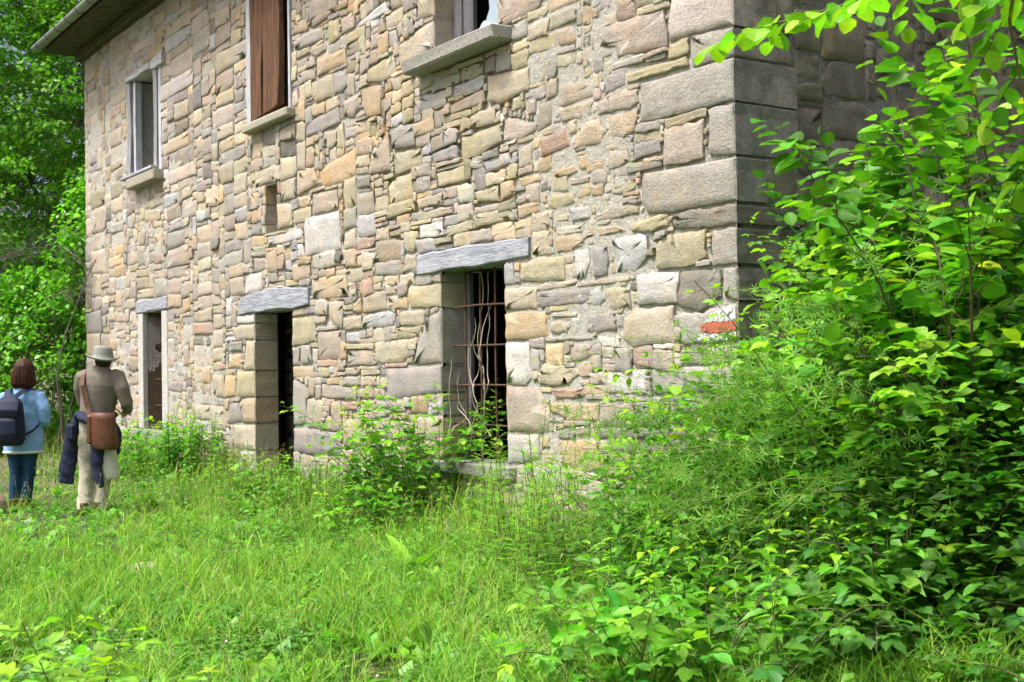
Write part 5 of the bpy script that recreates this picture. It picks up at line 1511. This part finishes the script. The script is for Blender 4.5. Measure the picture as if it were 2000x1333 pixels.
    x, y, d = sample(34000, 4.3, 16, .2)
    keep = (fbm(x * 1.1, y * 1.1, 70, 3) > -.30)
    x, y = x[keep], y[keep]; n = len(x); z = gz(x, y) + rng.uniform(.03, .10, n)
    a = rng.uniform(0, 6.283, n)
    for q in range(3):
        D = np.stack([np.cos(a + q * 2.09), np.sin(a + q * 2.09), np.full(n, .12)], 1)
        F.add('round', np.stack([x, y, z], 1), D, UPV + rng.normal(0, .25, (n, 3)), rng.uniform(.016, .034, n), lc(rng, 'clover', n, .18))
    x, y, d = sample(9000, 4.3, 14, .2); n = len(x); a = rng.uniform(0, 6.283, n)
    F.add('far', np.stack([x, y, gz(x, y) + .01], 1), np.stack([np.cos(a), np.sin(a), rng.uniform(.3, 1.4, n)], 1), UPV + rng.normal(0, .2, (n, 3)), rng.uniform(.05, .13, n), lc(rng, (.15, .40, .03), n))
    o = F.obj('clover', M['leaf_far'], None); tag(o, 'clover and small broad leaves in the grass', 'clover', kind='stuff')
    # flower heads
    g = Geo()
    x, y, d = sample(1500, 4.5, 12, .3, (-.48, .2)); keep = (fbm(x * .9, y * .9, 75, 2) > .1) & (y < -1.2); x, y = x[keep][:60], y[keep][:60]
    for i in range(len(x)):
        z = float(gz(x[i], y[i])) + rng.uniform(.09, .17); r = rng.uniform(.005, .009)
        c = (.55, .53, .46) if rng.random() < .72 else ((.50, .28, .45) if rng.random() < .7 else (.7, .55, .05))
        v = [(x[i] + r * math.cos(q) * sc, y[i] + r * math.sin(q) * sc, z + zz * r) for zz, sc in ((-.7, .6), (0, 1), (.8, .6)) for q in np.arange(6) * 1.047]
        f = [(6 * a_ + b_, 6 * a_ + (b_ + 1) % 6, 6 * a_ + 6 + (b_ + 1) % 6, 6 * a_ + 6 + b_) for a_ in (0, 1) for b_ in range(6)] + [(12, 13, 14, 15, 16, 17)]
        g.add(v, f, c)
    o = g.obj('clover_flowers', M['stem'], None); tag(o, 'scattered white and pink clover heads in the grass', 'flowers', kind='stuff')
grass()

def meadow_weeds():
    rng = np.random.default_rng(91); F = Foliage(); S = Geo()
    n = 0
    while n < 650:
        x = rng.uniform(-12, 2.2); y = rng.uniform(-5.2, -.3)
        near = float(sstep(-3.2, -.8, y)); onp = float(np.exp(-((y + 2.9 + .05 * (x + 8)) / .8) ** 2) * sstep(-3.0, -5.5, x))
        if rng.random() > (.18 + .7 * near) * (1 - .85 * onp): continue
        n += 1
        b = np.array([x, y, float(gz(x, y)) - .01]); k = rng.random()
        if k < .45:
            nettle(F, S, rng, b, rng.uniform(.16, .42) * (.7 + .5 * near), rng.normal(0, .2, 2), (.15, .42, .03), .065, 'fresh', (.16, .24, .06))
        elif k < .62:
            dock(F, S, rng, b, int(rng.integers(5, 9)), rng.uniform(.12, .24))
        elif k < .8:
            mugwort(F, S, rng, b, rng.uniform(.15, .35), rng.normal(0, .2, 2), (.17, .44, .04))
        else:
            cleavers(F, S, rng, b, (rng.normal(0, .5), rng.normal(0, .5), 1), rng.uniform(.25, .5), .6, .035)
    e = empty('meadow_weeds'); tag(e, 'small mixed weeds and seedlings growing through the grass', 'weeds', kind='stuff')
    S.obj('stems', M['stem'], e); F.obj('leaves', M['leaf'], e)
meadow_weeds()

# undergrowth filling the foot and heart of the bank
def undergrowth():
    rng = np.random.default_rng(31)
    F = Foliage(); n = 13000
    t = rng.random(n); k = rng.random(n)
    x = -.9 + 4.6 * t + rng.normal(0, .25, n); y = -.75 - 1.3 * t + rng.normal(0, .3, n) + k * 1.0
    ok = (x > .12) | (y < -.08); x, y = x[ok], y[ok]; n = len(x)
    hmax = .35 + 1.2 * sstep(-1.0, 1.2, x) * sstep(-2.6, -.9, y)
    z = gz(x, y) + hmax * rng.random(n)
    a = rng.uniform(0, 6.283, n)
    D = np.stack([np.cos(a), np.sin(a), rng.uniform(-.3, .5, n)], 1)
    F.add('far', np.stack([x, y, z], 1), D, UPV + rng.normal(0, .4, (n, 3)), rng.uniform(.03, .075, n), lc(rng, (.08, .24, .022), n, .25))
    o = F.obj('undergrowth', M['leaf'], None); tag(o, 'mixed low leafy undergrowth filling the bank by the corner', 'undergrowth', kind='stuff')
undergrowth()

# ------------------------------------------------------------------ the two walkers
def etube(g, pts, ra, rb, side=(1, 0, 0), n=14):
    pts = np.array(pts, float); m = len(pts); s = np.array(side, float)
    t = nrm(np.gradient(pts, axis=0)); b = nrm(np.cross(t, s)); a = np.cross(b, t)
    an = np.arange(n) * 2 * math.pi / n
    ra = np.broadcast_to(ra, (m,)); rb = np.broadcast_to(rb, (m,))
    v = pts[:, None] + np.cos(an)[None, :, None] * (a * ra[:, None])[:, None] + np.sin(an)[None, :, None] * (b * rb[:, None])[:, None]
    f = [(i * n + k, i * n + (k + 1) % n, (i + 1) * n + (k + 1) % n, (i + 1) * n + k) for i in range(m - 1) for k in range(n)]
    f += [tuple(range(n))[::-1], tuple((m - 1) * n + k for k in range(n))]
    g.add(v.reshape(-1, 3), f)

def ball(g, c, r, n=12):
    c = np.array(c, float); r = np.broadcast_to(np.array(r, float), (3,))
    v = [(0, 0, -1)]; f = []
    k = n // 2
    for i in range(1, k):
        th = math.pi * i / k - math.pi / 2
        v += [(math.cos(th) * math.cos(q), math.cos(th) * math.sin(q), math.sin(th)) for q in np.arange(n) * 2 * math.pi / n]
    v.append((0, 0, 1)); L = len(v) - 1
    for q in range(n):
        f.append((0, 1 + (q + 1) % n, 1 + q)); f.append((L, 1 + (k - 2) * n + q, 1 + (k - 2) * n + (q + 1) % n))
        for i in range(k - 2):
            f.append((1 + i * n + q, 1 + i * n + (q + 1) % n, 1 + (i + 1) * n + (q + 1) % n, 1 + (i + 1) * n + q))
    g.add(np.array(v) * r + c, f)

def fuse(name, g, mat, parent, voxel=.012, it=6, wrinkle=0.0, strands=False):
    """fuse overlapping closed pieces to one continuous surface"""
    me = bpy.data.meshes.new(name); me.from_pydata(np.concatenate(g.v).tolist(), [], g.f); me.update()
    o = bpy.data.objects.new(name, me); COL.objects.link(o)
    r = o.modifiers.new('r', 'REMESH'); r.mode = 'VOXEL'; r.voxel_size = voxel; r.use_smooth_shade = True
    s = o.modifiers.new('s', 'SMOOTH'); s.iterations = it; s.factor = .5
    dg = bpy.context.evaluated_depsgraph_get()
    m2 = bpy.data.meshes.new_from_object(o.evaluated_get(dg))
    o.modifiers.clear(); o.data = m2; bpy.data.meshes.remove(me)
    if wrinkle:
        k = len(m2.vertices); co = np.empty(k * 3); m2.vertices.foreach_get('co', co); co = co.reshape(-1, 3)
        nn = np.empty(k * 3); m2.vertices.foreach_get('normal', nn); nn = nn.reshape(-1, 3)
        w_ = fbm(co[:, 2] * 11 + co[:, 0] * 16, co[:, 0] * 9 + co[:, 1] * 9 - co[:, 2] * 5, 5, 3) if not strands else fbm(np.arctan2(co[:, 1] + .03, co[:, 0] - .02) * 11, co[:, 2] * 3, 6, 3)
        co = co + nn * (wrinkle * w_)[:, None]; m2.vertices.foreach_set('co', co.ravel()); m2.update()
    m2.materials.clear(); m2.materials.append(mat)
    m2.polygons.foreach_set('use_smooth', np.ones(len(m2.polygons), bool))
    o.parent = parent
    return o

def cloth(name, c, rough=.9, ns=60, var=.18):
    m = mat_plain(name, c, rough, 0, ns, var, .004, spec=.15)
    return m
CL = dict(shirt=cloth('taupe_shirt', (.19, .165, .14)), trousers=cloth('khaki_trousers', (.44, .41, .33)), navy=cloth('navy_jacket', (.022, .027, .058), .7),
          lining=cloth('pale_lining', (.52, .50, .43)), hat=cloth('grey_hat', (.25, .26, .23)), leather=mat_plain('brown_leather', (.13, .052, .028), .5, 0, 30, .45, .004),
          sweater=cloth('light_blue_sweater', (.24, .43, .72), .95, 120, .15), trim=cloth('white_trim', (.7, .7, .68)), jeans=cloth('dark_blue_jeans', (.018, .058, .115), .85, 80, .3),
          pack=cloth('black_backpack', (.02, .026, .05), .55), skin=mat_plain('skin', (.50, .30, .21), .5, 0, 30, .08, .001), hair=cloth('auburn_hair', (.055, .022, .013), .4, 150, .5),
          darkhair=cloth('dark_hair', (.03, .02, .015), .5, 150, .3), shoe=cloth('brown_shoe', (.10, .06, .035), .7), teal=cloth('teal_panel', (.02, .25, .32), .6))

def hand(g, wrist, d, pal, sgn):
    """palm, four unequal curled fingers and a thumb"""
    wrist = np.array(wrist, float); d = nrm(np.array(d, float)); pal = nrm(np.array(pal, float)); sd = np.cross(d, pal) * sgn
    ball(g, wrist + d * .045, (.036, .036, .036))
    etube(g, [wrist - d * .02, wrist + d * .03, wrist + d * .085], [.024, .036, .036], [.02, .018, .015], sd)
    for i, L in enumerate((.068, .076, .070, .054)):
        b = wrist + d * .08 + sd * (.027 - .018 * i)
        g.tube([b, b + d * L * .45 + pal * .008, b + d * L * .75 + pal * .03, b + d * L * .78 + pal * .052], [.0095, .009, .0085, .007], 7)
    b = wrist + d * .028 + sd * .03
    g.tube([b, b + sd * .022 + d * .022 + pal * .01, b + sd * .026 + d * .05 + pal * .022], [.012, .0105, .008], 7)

def make_body(e, P, mat, voxel=.012):
    """whole figure under the clothes: one continuous surface"""
    g = Geo()
    hd = np.array(P['head'], float); s = P.get('hs', 1.0)
    ball(g, hd, (.077 * s, .095 * s, .115 * s), 16)
    ball(g, hd + [0, .055, -.055], (.05 * s, .045 * s, .05 * s))           # jaw
    ball(g, hd + [0, .1 * s, -.015], (.013, .022, .026), 8)                 # nose
    for q in (-1, 1):
        ball(g, hd + [q * .078 * s, .0, -.012], (.012, .024, .034), 8)      # ears
        ball(g, hd + [q * .03, .083 * s, .012], (.017, .014, .011), 8)      # brow and eye
    ball(g, hd + [0, .085 * s, -.065], (.026, .016, .011), 8)               # mouth
    nk = np.array(P['neck'], float)
    etube(g, [nk - [0, 0, .06], nk, hd - [0, .01, .03]], .055, .058)
    ch, wa, hp = (np.array(P[k], float) for k in ('chest', 'waist', 'hip'))
    etube(g, [hp - [0, 0, .08], hp, wa, ch, nk + [0, 0, -.04], nk], np.array([.12, .155, .135, .165, .10, .05]) * P.get('w', 1), np.array([.09, .11, .10, .115, .075, .05]) * P.get('w', 1))
    for A in P['arms']:
        etube(g, A, np.linspace(.055, .028, len(A)), np.linspace(.055, .026, len(A)), (0, 1, .01))
        v = np.array(A[-1]) - np.array(A[-2]); hand(g, A[-1], v, P.get('palm', (0, 0, -1)), 1 if A[0][0] > 0 else -1)
    for Lg in P['legs']:
        Lg = np.array(Lg, float)
        etube(g, Lg, [.085, .06, .05, .035][:len(Lg)] if len(Lg) == 4 else np.linspace(.085, .036, len(Lg)), [.09, .062, .052, .036][:len(Lg)] if len(Lg) == 4 else np.linspace(.09, .038, len(Lg)))
    return fuse('body', g, mat, e, voxel, 4)

def place(o, loc, rz):
    o.location = loc; o.rotation_euler = (0, 0, rz)

def shoes(e, feet):
    for (x, y, ang) in feet:
        g = Geo(); d = np.array([math.sin(ang), math.cos(ang), 0])
        c = np.array([x, y, 0])
        etube(g, [c - d * .10 + [0, 0, .045], c - d * .06 + [0, 0, .05], c + d * .04 + [0, 0, .042], c + d * .14 + [0, 0, .032], c + d * .185 + [0, 0, .028]], [.03, .04, .046, .045, .02], [.04, .045, .04, .03, .02], (d[1], -d[0], 0))
        etube(g, [c - d * .05 + [0, 0, .05], c - d * .05 + [0, 0, .13]], .045, .05)
        fuse('shoe', g, CL['shoe'], e, .009, 3)

def man():
    e = empty('person'); place(e, (-6.82, -2.41, float(gz(-6.82, -2.41))), R(50))
    tag(e, 'man seen from behind in brimmed hat, taupe shirt and khaki trousers', 'person')
    arms = [[(.235, .0, 1.41), (.30, -.03, 1.28), (.335, .0, 1.13), (.30, .10, 1.06), (.24, .20, 1.04)],
            [(-.125, .0, 1.41), (-.17, .03, 1.28), (-.165, .09, 1.14), (-.08, .2, 1.10), (.02, .25, 1.08)]]
    legs = [[(-.075, 0, .88), (-.085, -.02, .46), (-.085, -.05, .28), (-.075, -.09, .08)], [(.095, 0, .88), (.075, .03, .46), (.06, .02, .28), (.045, .0, .08)]]
    P = dict(head=(.095, .01, 1.585), neck=(.075, -.01, 1.47), chest=(.055, 0, 1.32), waist=(.03, .01, 1.05), hip=(.01, 0, .92), arms=arms, legs=legs)
    make_body(e, P, CL['skin'])
    g = Geo()                                           # shirt
    etube(g, [(.0, 0, .93), (.01, .0, 1.0), (.02, .0, 1.06), (.045, 0, 1.2), (.055, -.01, 1.33), (.062, -.01, 1.41), (.07, -.01, 1.465), (.078, -.005, 1.50), (.08, 0, 1.525)],
          [.165, .175, .178, .192, .205, .20, .155, .085, .068], [.125, .13, .13, .14, .145, .13, .10, .08, .068], n=20)
    for A, q in zip(arms, (1, -1)):
        A = np.array(A); etube(g, [A[0] + [-.05 * q, 0, .025], A[0], A[1], A[2], A[3], A[4] - (A[4] - A[3]) * .25], [.06, .082, .07, .064, .055, .042], [.06, .085, .074, .066, .055, .042], (0, 1, .01))
    fuse('shirt', g, CL['shirt'], e, .011, 4, .005)
    g = Geo()                                           # trousers
    etube(g, [(.005, 0, .78), (.005, .0, .85), (.005, 0, .93), (.01, 0, 1.03)], [.13, .175, .178, .165], [.10, .125, .13, .122], n=18)
    for Lg in legs:
        Lg = np.array(Lg); etube(g, [Lg[0] + [0, 0, .04], Lg[0] - [0, 0, .1], (Lg[0] + Lg[1]) / 2, Lg[1], Lg[2], (Lg[2] + Lg[3]) / 2, Lg[3] - [0, 0, .035]], [.098, .10, .09, .078, .074, .076, .085], [.105, .11, .10, .085, .08, .08, .09])
    fuse('trousers', g, CL['trousers'], e, .011, 3, .014)
    shoes(e, [(-.075, -.09, -.25), (.045, .0, .2)])
    g = Geo()                                           # hat: dished crown, wavy brim
    c = np.array([.095, .0, 1.60]); n = 28; rings = []
    tiltx = .10
    prof = [(.178, .020), (.155, .0), (.125, .008), (.104, .018), (.098, .05), (.093, .10), (.082, .128), (.06, .135), (.03, .126), (.001, .122)]
    v = []; f = []
    for r_, z_ in prof:
        for k in range(n):
            q = k * 2 * math.pi / n
            zz = z_ + (.018 * math.sin(2 * q + .6) if r_ > .12 else 0)
            x_ = r_ * math.cos(q) * .96; y_ = r_ * math.sin(q) * 1.08
            v.append((c[0] + x_, c[1] + y_ - .01, c[2] - .015 + zz - x_ * tiltx))
    for i in range(len(prof) - 1):
        for k in range(n):
            f.append((i * n + k, i * n + (k + 1) % n, (i + 1) * n + (k + 1) % n, (i + 1) * n + k))
    g.add(v, f)
    h = g.obj('hat', CL['hat'], None); h.parent = e
    md = h.modifiers.new('thick', 'SOLIDIFY'); md.thickness = .004; md.offset = 0
    g = Geo(); ball(g, (.095, -.012, 1.575), (.085, .098, .10), 14); ball(g, (.095, -.05, 1.52), (.06, .04, .045))
    fuse('hair', g, CL['darkhair'], e, .012, 2)
    # jacket tied round the waist
    g = Geo()
    an = np.linspace(0, 2 * math.pi, 25)
    g.tube(np.stack([.005 + .195 * np.cos(an), .145 * np.sin(an), 1.0 + .02 * np.sin(an * 2)], 1), .038, 8)
    etube(g, [(-.12, -.1, 1.03), (-.05, -.17, .98), (.03, -.18, .95)], .04, .05, (0, 0, 1))
    etube(g, [(-.18, -.03, .98), (-.235, -.05, .80), (-.27, -.04, .60), (-.285, -.05, .42), (-.30, -.05, .32)], [.045, .065, .085, .092, .075], [.05, .07, .07, .05, .03], n=12)
    etube(g, [(.06, -.12, .98), (.085, -.15, .80), (.09, -.15, .66), (.07, -.15, .50), (.10, -.15, .36), (.125, -.15, .28)], [.05, .075, .08, .06, .045, .025], [.03, .04, .04, .03, .03, .02], n=12)
    etube(g, [(.17, -.05, .98), (.22, .0, .8), (.20, .03, .6)], [.04, .06, .04], [.05, .09, .06], n=12)
    fuse('jacket', g, CL['navy'], e, .010, 3, .016)
    g = Geo()
    etube(g, [(.15, -.10, .82), (.175, -.10, .64), (.195, -.10, .48), (.215, -.10, .36)], [.05, .085, .10, .085], [.04, .05, .05, .03], n=12)
    fuse('jacket_lining', g, CL['lining'], e, .012, 4, .006)
    g = Geo(); g.box(-.235, -.14, -.19, -.13, .765, .93, .02); o = g.obj('pouch', CL['navy'], None); o.parent = e
    # satchel: a thing of its own, hanging at the hip
    b = empty('satchel'); place(b, e.location, R(50))
    tag(b, 'brown leather shoulder bag hanging on the right hip of the man', 'bag')
    g = Geo(); n = 9; v = []; f = []
    prof = [(.035, .30, 1.04), (.03, .305, .98), (.03, .32, .85), (.045, .335, .74), (.06, .33, .69), (.09, .30, .67)]
    for (x0, x1, z) in prof:
        th = .055 if z > .7 else .045
        sg = -.025 * 1
        for (x, y) in ((x0, -.20), (x0 + .03, -.20 - th), ((x0 + x1) / 2, -.215 - th), (x1 - .03, -.20 - th), (x1, -.20), (x1 - .03, -.155), ((x0 + x1) / 2, -.15), (x0 + .03, -.155)):
            v.append((x, y, z + sg * (x - .18)))
    for i in range(len(prof) - 1):
        for k in range(8): f.append((i * 8 + k, (i + 1) * 8 + k, (i + 1) * 8 + (k + 1) % 8, i * 8 + (k + 1) % 8))
    f += [tuple(range(8)), tuple(range(len(v) - 1, len(v) - 9, -1))]
    g.add(v, f); o = g.obj('pouch', CL['leather'], None); o.parent = b
    g = Geo(); g.box(.02, .075, -.262, -.16, .73, 1.02, .015); o = g.obj('side_gusset', CL['leather'], None); o.parent = b
    def strap(name, pts, wd, th, mat, par, sd):
        pts = np.array(pts, float); g = Geo(); t = nrm(np.gradient(pts, axis=0)); s = nrm(np.array(sd, float)); v = []; f = []
        nn = nrm(np.cross(t, s))
        for i, p in enumerate(pts):
            v += [p - s * wd / 2, p + s * wd / 2, p + s * wd / 2 + nn[i] * th, p - s * wd / 2 + nn[i] * th]
        for i in range(len(pts) - 1):
            for k in range(4): f.append((i * 4 + k, i * 4 + (k + 1) % 4, i * 4 + 4 + (k + 1) % 4, i * 4 + 4 + k))
        f += [(3, 2, 1, 0), (len(v) - 4, len(v) - 3, len(v) - 2, len(v) - 1)]
        g.add(v, f, flat=True); o = g.obj(name, mat, None); o.parent = par
    strap('strap', [(-.055, .02, 1.50), (-.062, -.07, 1.475), (-.068, -.125, 1.42), (-.06, -.168, 1.32), (-.035, -.172, 1.2), (-.005, -.175, 1.10), (.02, -.20, 1.02), (.045, -.22, .95)], .04, .006, CL['leather'], b, (1, 0, .25))
    return strap

def woman(strap):
    e = empty('person'); place(e, (-7.61, -2.945, float(gz(-7.61, -2.945))), R(58))
    tag(e, 'woman with auburn bob in light blue sweater and jeans, seen from behind', 'person')
    arms = [[(.175, .0, 1.20), (.225, -.02, 1.07), (.245, .0, .95), (.20, .11, .91), (.12, .2, .93)],
            [(-.175, .0, 1.20), (-.225, -.02, 1.07), (-.245, .0, .95), (-.20, .11, .91), (-.12, .2, .93)]]
    legs = [[(-.08, 0, .76), (-.075, -.01, .42), (-.075, -.02, .26), (-.08, -.03, .08)], [(.085, 0, .76), (.065, .02, .42), (.045, .01, .26), (.03, .0, .08)]]
    P = dict(head=(.02, .02, 1.46), neck=(.015, 0, 1.33), chest=(.01, 0, 1.14), waist=(.005, .01, .93), hip=(0, 0, .80), arms=arms, legs=legs, w=.94, hs=.95)
    make_body(e, P, CL['skin'])
    g = Geo()
    etube(g, [(.01, 0, .62), (.01, 0, .72), (.005, 0, .84), (.005, 0, .95), (.01, 0, 1.08), (.012, -.005, 1.18), (.014, -.005, 1.245), (.016, 0, 1.29), (.018, 0, 1.31)],
          [.20, .205, .195, .178, .182, .18, .145, .085, .068], [.14, .15, .145, .13, .13, .12, .095, .075, .065], n=20)
    for A, q in zip(arms, (1, -1)):
        A = np.array(A); etube(g, [A[0] + [-.05 * q, 0, .02], A[0], A[1], A[2], A[3], A[4] - (A[4] - A[3]) * .2], [.05, .07, .062, .06, .052, .042], [.05, .072, .064, .06, .052, .042], (0, 1, .01))
    fuse('sweater', g, CL['sweater'], e, .011, 3, .010)
    g = Geo(); an = np.linspace(0, 2 * math.pi, 29)
    g.tube(np.stack([.01 + .200 * np.cos(an), .142 * np.sin(an), .615 + 0 * an], 1), .016, 6); o = g.obj('hem', CL['trim'], None); o.parent = e
    g = Geo(); g.tube(np.stack([.017 + .072 * np.cos(an), .07 * np.sin(an), 1.302 - .01 * np.sin(an)], 1), .011, 6); o = g.obj('collar', CL['trim'], None); o.parent = e
    g = Geo()
    etube(g, [(0, 0, .66), (0, 0, .74), (0, 0, .84)], [.15, .178, .17], [.115, .135, .13], n=18)
    for Lg in legs:
        Lg = np.array(Lg); etube(g, [Lg[0] + [0, 0, .03], Lg[0] - [0, 0, .08], (Lg[0] + Lg[1]) / 2, Lg[1], Lg[2], Lg[3] + [0, 0, .0]], [.092, .093, .078, .064, .06, .056], [.10, .10, .086, .07, .066, .06])
    fuse('jeans', g, CL['jeans'], e, .011, 3, .012)
    shoes(e, [(-.08, -.03, -.2), (.03, .0, .2)])
    g = Geo()                                           # bobbed hair
    ball(g, (.02, -.005, 1.475), (.108, .118, .118), 16)
    etube(g, [(.02, -.02, 1.48), (.02, -.035, 1.40), (.02, -.04, 1.33), (.02, -.035, 1.29)], [.11, .125, .128, .105], [.10, .095, .085, .06], n=18)
    fuse('hair', g, CL['hair'], e, .008, 1, .014, True)
    b = empty('backpack'); place(b, e.location, R(58))
    tag(b, 'black backpack with a small teal side panel worn by the woman', 'backpack')
    g = Geo()
    etube(g, [(-.055, -.22, .70), (-.055, -.235, .76), (-.055, -.24, .9), (-.05, -.235, 1.04), (-.045, -.215, 1.14), (-.04, -.19, 1.19)], [.13, .165, .165, .15, .125, .07], [.06, .085, .095, .09, .07, .04], n=18)
    fuse('pack', g, CL['pack'], None, .011, 3, .004).parent = b
    g = Geo(); etube(g, [(-.06, -.315, .74), (-.06, -.33, .82), (-.06, -.325, .95), (-.06, -.31, .985)], [.10, .12, .115, .09], [.02, .03, .028, .02], n=14)
    fuse('front_pocket', g, CL['pack'], None, .009, 2).parent = b
    g = Geo(); etube(g, [(-.05, -.325, .99), (-.05, -.335, 1.06), (-.045, -.29, 1.15), (-.04, -.22, 1.20)], [.115, .13, .12, .08], [.012, .02, .02, .02], n=14)
    fuse('top_flap', g, CL['pack'], None, .009, 2).parent = b
    g = Geo(); g.box(-.222, -.205, -.30, -.2, .74, .95, .006); o = g.obj('side_panel', CL['teal'], None); o.parent = b
    strap('strap', [(-.01, -.215, 1.19), (.04, -.15, 1.245), (.075, -.10, 1.28), (.10, -.01, 1.285), (.105, .08, 1.25), (.12, .13, 1.15)], .058, .010, CL['pack'], b, (1, .35, -.15))
    strap('strap', [(-.09, -.215, 1.19), (-.105, -.15, 1.245), (-.11, -.10, 1.28), (-.11, -.01, 1.285), (-.115, .08, 1.25), (-.12, .13, 1.15)], .058, .010, CL['pack'], b, (1, 0, .1))
    strap('strap', [(.09, -.2, .80), (.15, -.13, .84), (.19, -.06, .90), (.185, .05, 1.0), (.15, .12, 1.12)], .03, .006, CL['pack'], b, (0, .3, 1))

_s = man()
woman(_s)

# reddish stone at the left edge, flat stone in the grass
def field_stone(label, c, r, col, seed):
    rng = np.random.default_rng(seed); g = Geo(); ball(g, (0, 0, 0), r, 16)
    v = g.v[0]; k = 1 + .18 * fbm(v[:, 0] / r[0] * 1.6 + seed, v[:, 1] / r[1] * 1.6 + v[:, 2] / r[2], seed, 3); g.v[0] = v * k[:, None]; g.c[0][:] = col
    o = g.obj('field_stone', M['stone'], None); o.location = (c[0], c[1], float(gz(*c)) + r[2] * .25); tag(o, label, 'stone', 'stones lying in the grass')
field_stone('reddish rounded stone by the feet of the woman', (-7.5, -3.27), (.17, .15, .19), (.42, .27, .21), 3)
field_stone('flat pale stone half sunk in the grass of the track', (-2.87, -3.17), (.20, .15, .06), (.44, .37, .30), 8)
